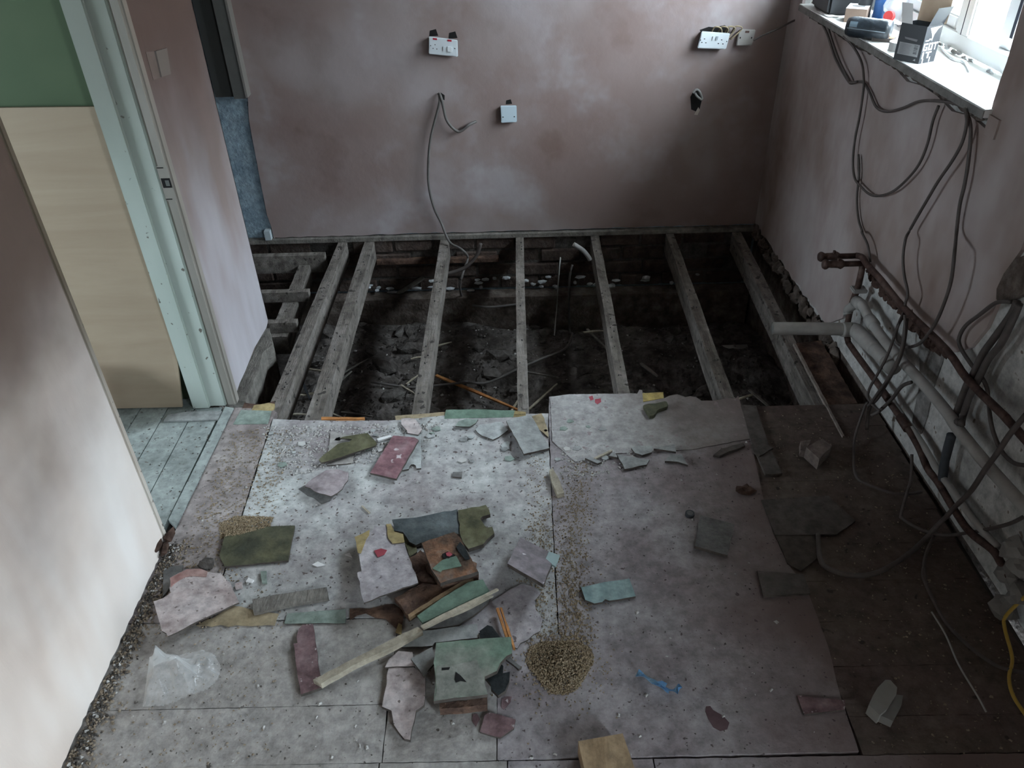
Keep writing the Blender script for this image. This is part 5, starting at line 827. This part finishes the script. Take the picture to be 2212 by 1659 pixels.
add('packet_body', *prism_vf([q+Vector((0,0,.012)),q+ex_+Vector((0,0,.012)),q+ex_+ey_+Vector((0,0,.012)),q+ey_+Vector((0,0,.012))], .0115), M('packet_brown', [(.07,.06,.055)]), fb)
for i in range(3): add('orange_letter', *prism_vf([q+ex_*(.3+i*.22)+ey_*.2+Vector((0,0,.0126)),q+ex_*(.45+i*.22)+ey_*.2+Vector((0,0,.0126)),q+ex_*(.45+i*.22)+ey_*.75+Vector((0,0,.0126)),q+ex_*(.3+i*.22)+ey_*.75+Vector((0,0,.0126))], .0005), orangep if i < 2 else cardw, fb)
# tape puck
c = Vector(D['puck_c'][0]); c.z = sz(c.y)
tp = empty('tape_roll', c); tag(tp, 'round white roll of tape behind the black carton', 'tape')
add('tape_body', *tube_vf([c+Vector((0,0,.0005)),c+Vector((0,0,.026))], .033, n=28, smooth=False), M('tape_white', [(.5,.5,.49)]), tp)
add('tape_core', *tube_vf([c+Vector((0,0,.0262)),c+Vector((0,0,.0268))], .018, n=20, smooth=False), cardw, tp)
# cardboard box, tool case, tube, bag
C0, C1, C2 = [Vector(p) for p in D['cbox']]; zc = sz(3.3)
cb = empty('small_carton', (1.29,3.30,zc)); tag(cb, 'small brown carton with an open white top at the far end of the sill', 'box')
q0 = Vector((1.228,3.235,zc)); uu = Vector((.066,-.035,0)); vv = Vector((.045,.085,0))
V = [q0,q0+uu,q0+uu+vv,q0+vv]; V += [p+Vector((0,0,.048)) for p in V]
add('carton_body', V, [(3,2,1,0),(0,1,5,4),(1,2,6,5),(2,3,7,6),(3,0,4,7),(4,5,6,7)], M('brown_card', [(.15,.105,.08),(.19,.14,.11)], 12), cb)
add('carton_top', *prism_vf([p+Vector((0,0,.0015)) for p in V[4:]], .001), cardw, cb)
m_ = (V[4]+V[6])/2; add('slot', *prism_vf([m_+uu*.3+vv*.1+Vector((0,0,.002)),m_+uu*.3-vv*.1+Vector((0,0,.002)),m_-uu*.3-vv*.1+Vector((0,0,.002)),m_-uu*.3+vv*.1+Vector((0,0,.002))], .0004), inkm, cb)
tc = empty('tool_case', (1.25,3.42,zc)); tag(tc, 'black plastic tool case at the far corner of the sill', 'case')
bevel(box('case_body', 1.205,1.345,3.355,3.56,sz(3.45)+.001,sz(3.45)+.075, blackp, tc), .01); bevel(box('case_lid', 1.205,1.345,3.355,3.56,sz(3.45)+.0755,sz(3.45)+.10, blackp, tc), .008); bevel(box('catch', 1.24,1.27,3.345,3.3548,sz(3.45)+.06,sz(3.45)+.085, M('catch_grey', [(.2,.2,.21)]), tc), .002)
tag(slab('white_rag', [(1.19,3.44,sz(3.4)+.004),(1.20,3.33,sz(3.4)+.004),(1.235,3.31,sz(3.4)+.006),(1.235,3.345,sz(3.4)+.004)], .003, cardw, None, .003), 'white scrap of paper on the sill before the tool case', 'paper')
b = Vector(D['tube'][0]); b.z = sz(b.y)
tb = empty('sealant_tube', b); tag(tb, 'blue sealant tube with white label and orange band on the sill', 'tube')
add('tube_body', *tube_vf([b+Vector((0,0,.001)),b+Vector((0,0,.17))], .021, n=20, smooth=False), bluep, tb, smooth=True)
add('orange_band', *tube_vf([b+Vector((0,0,.075)),b+Vector((0,0,.093))], .0216, n=20, smooth=False), orangep, tb, smooth=True); add('white_band', *tube_vf([b+Vector((0,0,.0935)),b+Vector((0,0,.14))], .0216, n=20, smooth=False), cardw, tb, smooth=True)
add('nozzle', *tube_vf([b+Vector((0,0,.17)),b+Vector((0,0,.22))], .008, n=12, smooth=False, rr=[.009,.004]), cardw, tb)
b2 = b+Vector((-.045,.03,0)); bt = empty('dark_bottle', b2); tag(bt, 'dark cylinder standing left of the blue sealant tube', 'bottle')
add('bottle_body', *tube_vf([b2+Vector((0,0,.001)),b2+Vector((0,0,.15)),b2+Vector((0,0,.175))], .024, n=20, smooth=False, rr=[.025,.025,.012]), blackp, bt, smooth=True); add('bottle_cap', *tube_vf([b2+Vector((0,0,.175)),b2+Vector((0,0,.20))], .012, n=14, smooth=False), blackp, bt, smooth=True)
c = Vector(D['cap'][0])+Vector((.03,.02,0)); c.z = sz(c.y)
pb = empty('plastic_pouch', c); tag(pb, 'milky plastic pouch with a round red cap behind the black roll', 'pouch')
add('pouch_body', *lump_vf(c+Vector((0,.03,.06)), (.045,.05,.062), 5, 3, 1, .3), milky, pb, smooth=True)
add('red_cap', *tube_vf([c+Vector((-.04,-.018,.035)),c+Vector((-.054,-.03,.038))], .018, n=20, smooth=False), redcap, pb)
tag(tube('sill_cable', [Vector(p)+Vector((0,0,sz(p[1])-p[2]+.006)) for p in D['sill_wire']], .004, upvc), 'white cable lying along the back of the sill', 'cable')
# garden seen through the glass, plus unseen light blockers
tag(box('garden_ground', 1.56,14,-4,14,-.3,.0, gravel), kind='structure')
gw = empty('garden_bench', (4.5,7.3,0)); tag(gw, 'white slatted garden bench outside the window', 'bench')
for i in range(3): box('slat', 3.2,6.2,7.0+i*.16,7.1+i*.16,.44,.47, upvc, gw)
for i in range(3): box('back_slat', 3.2,6.2,7.5,7.53,.6+i*.14,.70+i*.14, upvc, gw)
for x in (3.3,6.0):
    for y in (7.02,7.42): box('leg', x,x+.07,y,y+.07,.001,.44, upvc, gw)
for i,(x,y) in enumerate(((2.9,6.4),(3.3,5.4))): tag(add('planter', *tube_vf([(x,y,.002),(x,y,.3)], .2, n=20, smooth=False, rr=[.15,.22]), darko), ('dark grey planter beyond the window, farther one','dark grey planter beyond the window, nearer one')[i], 'planter')
gwall = tag(box('garden_wall', 1.6,14,9.6,9.8,0,1.5, brick_o), kind='structure')
tag(multi('added_house', [box_vf(6.5,7.2,1.0,12,0,3.6)], brick_o), kind='structure')  # unseen block, added and sized to cut low sky light
tag(multi('added_eaves', [box_vf(1.49,1.86,1.2,4.6,2.16,2.24)], painted), kind='structure')  # unseen overhang, added to keep high sky light off the floor
# ---------------------------------------------------------------- hall: plywood sheet and offcut
py = [(-1.264,2.352,.002),(-2.0,2.354,.002),(-2.0,2.402,1.09),(-1.205,2.402,1.076),(-1.213,2.383,.62),(-1.224,2.362,.24)]
tag(add('plywood_sheet', *prism_vf(py, .009, (0,-1,0)), plym), 'plain plywood sheet leaning on the green hall wall', 'plywood')
tag(bevel(box('board_offcut', -1.62,-1.492, 2.17,2.30, .001,.245, boxw), .004), 'pale block standing before the lower left of the plywood', 'block')
tag(slab('loose_board', D['hall_strip'], .006, greyt), 'thin grey board lying across the hall floor by the door frame', 'board')
# ---------------------------------------------------------------- things lying on the floor
def T_(name, key, t, mat, label, cat, group=None, amp=.0012, dz=0):
    o = slab(name, key, t, mat, None, amp, dz)
    if cat in ('tile','sheet'): edges(o, 0)
    return tag(o, label, cat, group)
g1 = 'broken flooring pieces'
T_('torn_tile','olive_torn',.006,olive,'torn olive green tile piece with a hooked tip near the pit edge','tile',g1)
T_('floor_tile','flat_under_olive',.004,floor_n,'pale square tile lying flat under the torn olive piece','tile',g1)
T_('red_tile','red_tile',.008,redt,'red tile with pale paint spots near the pit edge','tile',g1)
T_('notched_tile','grey_notched',.005,paleg,'pale grey tile with a round notch under the red spotted tile','tile',g1)
T_('torn_sheet','pale_torn',.004,pinkg,'pale curled sheet above the red spotted tile','sheet',g1,.003)
T_('torn_sheet','curl_green',.004,greenp,'small curled pale green scrap on the green edge strip','sheet',g1,.003)
T_('torn_sheet','torn_light',.005,paleg,'pale torn scrap with a ragged left edge near the green edge strip','sheet',g1,.004)
T_('grey_tile','grey_tilt',.008,greyt,'long grey tile lying tilted at the floor edge left of the seam','tile',g1)
T_('torn_sheet','cream_behind',.003,tanp,'cream scrap between the long grey tile and the seam','sheet',g1,.003)
T_('tile_chip','dark_square',.005,greyd,'small dark grey square alone on the pale middle floor','tile',g1)
T_('torn_sheet','pink_curl',.004,pinkp,'pink sheet curled up at its lower left, by the left seam','sheet',g1,.003)
T_('floor_patch','dark_patch',.0015,greyd,'dark bare patch uncovered below the curled pink sheet','patch',None,.004)
T_('chip','white_chip',.007,cardw,'white stick shaped chip beside the red spotted tile','chip',g1)
T_('torn_sheet','clear_chip',.002,paleg,'thin pale scrap left of the long grey tile','sheet',g1,.002)
T_('splinter_block','splinter_block',.016,palewood,'split pine block lying across the middle seam','wood')
T_('stick','thin_stick',.004,palewood,'thin short stick alone left of the slate sheet','stick')
T_('olive_tile','olive_dark',.007,olive_d,'dirty olive and black square tile lying flat on the left floor','tile',g1)
ps = T_('pink_sheet','pink_sheet',.005,pinkg,'large pinkish grey sheet with a red corner near the left wall','sheet',g1,.002)
slab('red_patch', D['pink_red_patch'], .002, redbrown, ps, .004, .0012)
T_('wood_strip','wood_strip',.011,oldwood,'grey wooden strip lying slantwise below the olive tile','wood')
T_('green_tile','green_flat',.003,greenp,'flat pale green tile with a crack below the grey wooden strip','tile',g1)
T_('floor_patch','tan_patch',.0025,tanp,'tan underlay patch beside the large pinkish sheet','patch',None,.004)
T_('tile_chip','pink_square',.01,pinkg,'small pink square chip right of the large pinkish sheet','chip',g1)
T_('tile_chip','white_flake',.005,cardw,'white wedge chip right of the small pink square chip','chip',g1)
T_('tile_chip','green_chip',.006,greenp,'small upright green chip below the olive tile','chip',g1)
T_('tile_chip','white_flake2',.003,cardw,'flat white flake right of the olive tile','chip',g1)
T_('tile_chip','white_flake3',.003,cardw,'white flake close to the left of the big lilac sheet','chip',g1)
c = sum((Vector(p) for p in D['grey_stone']), Vector())/6; tag(add('stone', *lump_vf((c.x,c.y,.013), (.022,.016,.018), 3, 2, 1, .5), lumpm), 'rounded grey stone above the large pinkish sheet', 'stone')
T_('tile_piece','brown_piece',.005,greyd,'brown scrap under the upper left edge of the large pinkish sheet','tile',g1)
T_('maroon_tile','maroon',.010,maroon,'long maroon tile strip under the end of the long stick','tile',g1)
T_('slate_sheet','slate_sheet',.010,slate,'dark slate grey sheet at the back of the debris heap','sheet',g1,.003)
T_('olive_sheet','olive_sheet',.014,olive,'olive sheet with a broken right edge at the back of the heap','sheet',g1,.003)
T_('olive_scrap','under_olive_bits',.01,olive,'ragged olive scrap under the left end of the slate sheet','sheet',g1,.004)
ls = T_('lilac_sheet','lilac_sheet',.005,lilac,'big lilac grey sheet with yellow corners propped up on the heap','sheet',g1,.002)
slab('yellow_patch', D['yellow_a'], .0012, yellowp, ls, .002, .002); slab('yellow_patch', D['yellow_b'], .0012, yellowp, ls, .002, .002); slab('red_smudge', D['red_smudge'], .0012, redp, ls, .003, .0022)
c = Vector((-.39,1.44,0)); tag(add('prop_lump', *lump_vf((-.37,1.50,.018), (.05,.04,.022), 8, 2, 1, .5), brownwood), 'brown rotten lump propping up the big lilac sheet', 'rubble')
rt = T_('rotten_tile','rot_tile',.014,rottop,'square rotten tile with an orange corner and green scrap, top of the heap','tile',g1,.002)
slab('green_scrap', D['rot_green'], .003, greent, rt, .002, .001); slab('black_patch', D['rot_dark'], .003, blackm, rt, .002, .001); slab('hole', D['rot_hole'], .003, darkh, rt, .001, .0012); slab('red_bit', D['rot_red'], .003, redp, rt, .001, .003)
T_('rotten_board','rot_lower',.02,brownwood,'dark rotten board under the square rotten tile','board',g1,.003)
c = Vector(D['rot_tile'][0]).lerp(Vector(D['rot_tile'][5]), .5); tag(add('broken_brick', *lump_vf((c.x,c.y,.026), (.065,.05,.03), 9, 2, 1, .35), brownwood), 'brown block hidden under the square rotten tile', 'rubble')
T_('scraps_and_shade','rot_shade',.018,brownwood,'dark rotten scraps and painted shade between the lilac sheet and the square rotten tile','board',None,.006)  # one dark piece for rotten scraps and the shadow among them
T_('floor_patch','brown_under',.0018,brownwood,'dark brown rotten underlay patch left of the long stick','patch',None,.006)
T_('tile_chip','yellow_bit',.003,yellowp,'small yellow scrap at the crossing of the long stick','chip',g1,.002)
T_('lino_sheet','lino_sheet',.0035,lilac,'thin lilac grey sheet with a ragged right edge beside the orange sticks','sheet',g1,.004)
T_('brown_board','brown_board',.018,brownwood,'brown worn board between the lilac sheet and the green board','board',g1,.002)
T_('tan_batten','tan_strip',.012,tanwood,'tan batten with nail holes along the upper edge of the green board','wood')
T_('green_board','green_board',.008,greent,'clean green board slanting under the split pale lath','board',g1)
T_('split_lath','splinter_a',.006,palewood,'longer split pale lath across the green board','stick')
T_('split_lath','splinter_b',.004,palewood,'shorter split pale lath across the green board','stick')
T_('grey_sheet','grey_under',.008,greyd,'dark grey sheet under the lower edge of the green board','sheet',g1)
T_('long_stick','long_stick',.02,palewood,'long pale stick running from the maroon strip to the green board','stick')
T_('pale_sheet','pale_band',.008,paleg,'pale grey strip lying above the green topped stack','sheet',g1,.002)
T_('pale_sheet','pale_under',.010,pinkg,'pale scrap left of the small grey triangle','sheet',g1,.002)
T_('black_scrap','black_bit',.006,blackm,'black five sided scrap behind the green topped stack','sheet',g1)
T_('orange_stick','orange_a',.01,orangewood,'orange pine stick beside the black scrap, left of two','stick')
T_('orange_stick','orange_b',.01,orangewood,'orange pine stick beside the black scrap, right of two','stick')
T_('grey_triangle','grey_tri',.008,greyt,'small grey triangle at the left side of the green topped stack','tile',g1)
gt = T_('green_stack','green_top',.012,greentop,'worn green tile with a bitten right side on top of a stack','tile',g1,.0015)
slab('dust_layer', D['dust_patch'], .0006, dustm, gt, .004, .0004); slab('worn_hole', D['green_hole'], .0012, darkh, gt, .001, .0006); slab('worn_hole', D['green_hole2'], .0012, darkh, gt, .001, .0006)
T_('black_sheet','black_torn',.012,blackm,'torn black sheet poking out right of the green topped stack','sheet',g1,.002)
T_('stack_board','under_stack',.026,brownwood,'thick brown board under the green topped stack','board',g1,.002)
c = Vector(D['stack_c'][0]); tag(box('stack_block', c.x-.055,c.x+.045,c.y-.04,c.y+.045,.0125,.062, brownwood), 'brown block holding up the green topped tile', 'block')
T_('pink_slab','pink_slab',.010,pinkg,'pinkish slab with a broken tail left of the green topped stack','tile',g1,.002)
T_('grey_prong','grey_prong',.008,greyd,'narrow grey prong right of the green topped stack','tile',g1)
T_('maroon_piece','maroon_tile',.006,maroon,'maroon tile piece below the green topped stack','tile',g1,.002)
st = T_('lilac_tile','square_tilt',.014,lilac_d,'square lilac tile with white spots tilted up beside the seam','tile',g1)
c = Vector(D['square_tilt'][4]).lerp(Vector(D['square_tilt'][1]),.55); tag(add('prop_brick', *lump_vf((c.x,c.y,.02), (.035,.03,.026), 21, 2, 1, .4), brownwood), 'dark block under the tilted lilac tile', 'rubble')
T_('blue_chip','blue_chip',.006,bluechip,'small blue green chip on the corner of the tilted lilac tile','chip',g1)
T_('teal_tile','teal_tile',.008,tealm,'teal striped tile piece alone right of the seam','tile',g1)
T_('grey_square_tile','grey_square',.010,greyd,'square grey tile lying alone on the right floor','tile',g1)
c = sum((Vector(p) for p in D['bottle_cap']), Vector())/4; bc = tag(add('bottle_cap', *tube_vf([(c.x,c.y,.0005),(c.x,c.y,.010)], .014, n=20, smooth=False), darko), 'round dark cap above the square grey tile', 'cap'); add('cap_disc', *tube_vf([(c.x,c.y,.0102),(c.x,c.y,.0108)], .009, n=16, smooth=False), greyd, bc)
c = sum((Vector(p) for p in D['dark_clump']), Vector())/6; tag(add('dark_clump', *lump_vf((c.x,c.y,.012), (.03,.018,.014), 31, 2, 1, .7), brownwood), 'dark clump of dirt left of the big dark right sheet', 'rubble')
T_('dark_sheet','right_sheet',.005,dimm,'large dark grey sheet on the dim right floor','sheet',g1)
T_('dark_sheet','right_under',.0025,edge_m,'dark torn underlay below the large dim right sheet','sheet',g1)
T_('dark_tile','right_tile',.008,dimm,'dim square tile at the front of the large dark right sheet','tile',g1)
T_('maroon_piece','maroon_right',.005,maroon,'dim maroon tile near the lower right corner','tile',g1)
wbx = empty('white_packet', sum((Vector(p) for p in D['white_box_l']), Vector())/8); tag(wbx, 'crumpled white board packet on the dark floor at lower right', 'packet')
slab('left_half', D['white_box_l'], .035, M('dirty_card', [(.24,.235,.225),(.30,.295,.28)], 12, 4, .85), wbx); slab('right_half', D['white_box_r'], .026, boxw2, wbx)
for k, lab in (('g1','pale triangular shard, largest in the row along the crack'),('g2','oval pale shard behind the largest shard'),('g3','flat pale shard right of the oval shard'),('g4','pale shard with a dark lower edge right in the row'),('g5','small pale shard left of the largest shard'),('g6','long curved dark shard at the right end of the row'),('g7','square grey shard by the strip on the right'),('g10','pale shard at the left end of the row'),('g12','square grey board bit below the square shard')):
    T_('shard',k,.008,greyt if k in ('g1','g2','g3','g4','g5','g10') else dimm,lab,'tile','shards along the crack',.002)
T_('stick','g11',.006,palewood,'thin pale stick across the left end of the shard row','stick')
for k, lab, hh in (('g8','larger brown plaster chunk on the dark right floor',.045),('g9','smaller brown plaster chunk on the dark right floor',.026)):
    T_('plaster_chunk',k,hh,M('chunk_'+k, [(.16,.125,.11),(.24,.20,.18)], 20, 5, .95, .5, 60),lab,'rubble',None,.003)
T_('wood_offcut','key_shape',.014,olive_d,'grey green pistol shaped wooden offcut at the pit edge','wood')
bk = T_('pine_block','block',.052,newwood,'fresh sawn pine block at the bottom edge of the floor','wood',None,0)
# blue strap
bs_ = empty('blue_strap', D['strap_c'][4]); tag(bs_, 'twisted blue plastic strap lying on the floor', 'strap')
P = spline(D['strap_c'], 4); V, F = [], []
for i, p in enumerate(P):
    d = (P[min(i+1,len(P)-1)]-P[max(i-1,0)]).normalized(); s_ = d.cross(Vector((0,0,1))).normalized(); tw = .9*math.sin(i*.35); w_ = .010+.004*math.sin(i*.5)
    o_ = s_*math.cos(tw)*w_+Vector((0,0,1))*abs(math.sin(tw))*w_; V += [p+o_,p-o_+Vector((0,0,.004)),p-o_+Vector((0,0,.0025)),p+o_-Vector((0,0,.0015))]
    if i: q = 4*(i-1); F += [(q+j,q+(j+1)%4,q+4+(j+1)%4,q+4+j) for j in range(4)]
add('strap_band', V, F, bluestrap, bs_); slab('strap_tab', D['strap_tab'], .0015, bluestrap, bs_, 0)
# clear bag
BP = D['bag_pts']; xs = [p[0] for p in BP]; ys_ = [p[1] for p in BP]; nx, ny = 54, 44; idx = {}; V, F = [], []
x0, x1_, y0, y1_ = min(xs), max(xs), min(ys_), max(ys_); wd = x1_-x0; hd = y1_-y0
hill = [(.24,.50,.085,.13),(.42,.48,.075,.12),(.56,.36,.055,.10),(.22,.25,.045,.12),(.72,.62,.03,.2)]
for j in range(ny):
    for i in range(nx):
        x = x0+wd*i/(nx-1); y = y0+hd*j/(ny-1)
        if inpoly(x, y, BP):
            u_, v_ = i/(nx-1), j/(ny-1); p = Vector((u_*6, v_*6, 2.2))
            h = .006+sum(a*math.exp(-((u_-cx)**2+(v_-cy)**2)/(2*s*s)) for cx,cy,a,s in hill)
            rdg = 1-abs(noise.noise(p*.8))*1.6; h = h*(.6+.45*max(0,rdg))+.004*noise.noise(p*2.2)+.004
            idx[(i,j)] = len(V); V.append((x,y,max(.0015,h)))
for (i,j), a in list(idx.items()):
    if (i+1,j) in idx and (i,j+1) in idx and (i+1,j+1) in idx: F.append((a, idx[(i+1,j)], idx[(i+1,j+1)], idx[(i,j+1)]))
tag(add('plastic_bag', V, F, clearm, None, True), 'crumpled clear plastic bag on the floor near the left wall', 'bag')
# ---------------------------------------------------------------- sawdust, grit
pos = []
for key, n, sp in (('sd_left',1100,.022),('sd_right',2200,.03)):
    L_ = spline(D[key], 10)
    for i in range(n):
        p = L_[int(R.random()**.8*(len(L_)-1))]; pos.append((p.x+R.gauss(0,sp), p.y+R.uniform(-.03,.03), .001))
c = Vector(D['sd_pile'][0])
for i in range(6500):
    a = R.uniform(0,6.28); r = .078*math.sqrt(R.random())*(1+.12*math.sin(3*a)) if R.random() < .85 else abs(R.gauss(0,.07)); x = c.x+r*math.cos(a)*1.05; y = c.y+r*math.sin(a); pos.append((x,y,max(0,.02*(1-r/.075))*R.random()+.0008))
tag(chips('sawdust', pos, sawm, .002, .0065, 'sawdust trail along the middle seam ending in a small heap'), 'sawdust trail along the middle seam ending in a small heap')
chips('sawdust', [(x,y,.0105) if inpoly(x,y,D['olive_dark']) else (x,y,.001) for x,y,_ in scatter(D['sd_b'], 1500)], sawm, .003, .008, 'sawdust scattered over the dirty olive tile')
hp = D['sd_h']
chips('sawdust', [(x,y,.001) for x,y,_ in scatter([(-1.04,1.4),(-.87,1.35),(-.78,1.7),(-.82,2.2),(-1.03,2.2)], 1500)], sawm, .002, .007, 'sawdust and splinters beside the hall threshold')
reg = [(-1.07,.8),(.7,.8),(.75,2.2),(-1.0,2.2)]
chips('pale_crumbs', [(x,y,.0008) for x,y,_ in scatter(reg, 170)]+[(x,y,.001) for x,y,_ in scatter([(-.95,2.22),(-.3,2.22),(-.35,2.05),(-.8,1.95)], 1000)]+[(x,y,.001) for x,y,_ in scatter([(.12,2.1),(.35,2.06),(.4,1.96),(.1,1.9)], 250)], gritp, .003, .012, 'pale plaster crumbs spread over the floor')
chips('dark_crumbs', [(x,y,.0008) for x,y,_ in scatter(reg, 750)], gritd, .0015, .006, 'dark dirt crumbs spread over the floor')
chips('brown_crumbs', [(x,y,.0008) for x,y,_ in scatter([(-1.07,.9),(-.6,.9),(-.75,2.2),(-1.05,2.2)], 900)]+[(x,y,-.003) for x,y,_ in scatter([(.75,.8),(1.22,.8),(1.2,2.25),(.78,2.25)], 700)], gritb, .002, .007, 'brown dirt crumbs spread along both sides of the floor')
chips('wall_base_rubble', [(-1.07+abs(R.gauss(0,.018)), R.uniform(.7,1.66), .001) for i in range(600)], gritd, .004, .012, 'dark rubble strewn along the foot of the left wall', None, .8)
chips('wall_base_plaster', [(-1.07+abs(R.gauss(0,.022)), R.uniform(.7,1.66), .002) for i in range(130)], gritp, .003, .011, 'plaster crumbs strewn along the foot of the left wall', None, .8)
chips('wall_base_dirt', [(-1.075+abs(R.gauss(0,.03)), R.uniform(.7,1.66), .0008) for i in range(1400)], gritb, .003, .010, 'brown dirt strewn along the foot of the left wall', None, .7)
chips('hall_crumbs', [(x,y,0) for x,y,_ in scatter([(-1.7,1.7),(-1.11,1.7),(-1.11,2.32),(-1.6,2.32)], 220)], gritd, .002, .007, 'dark crumbs on the hall floor boards')
chips('right_crumbs', [(x,y,-.002) for x,y,_ in scatter([(.85,.8),(1.22,.8),(1.2,2.2),(.95,2.1)], 70)], gritb, .003, .010, 'pale crumbs on the dirty right floor boards')
CL = 'loose thumbnail sized plaster flake on the floor before the pit'
for i in range(36):
    x, y = R.uniform(-.95,.3), R.uniform(2.0,2.215); s = R.uniform(.008,.02); a = R.uniform(0,6.28)
    q = [(x+s*math.cos(a+t)*R.uniform(.6,1.1), y+s*.7*math.sin(a+t), .005) for t in (0,1.3,2.6,3.7,5)]
    tag(slab('plaster_flake', q, .003, [paleg,boxw,greyt,greenp][i%4], None, 0), CL, 'chip', 'plaster flakes before the pit')
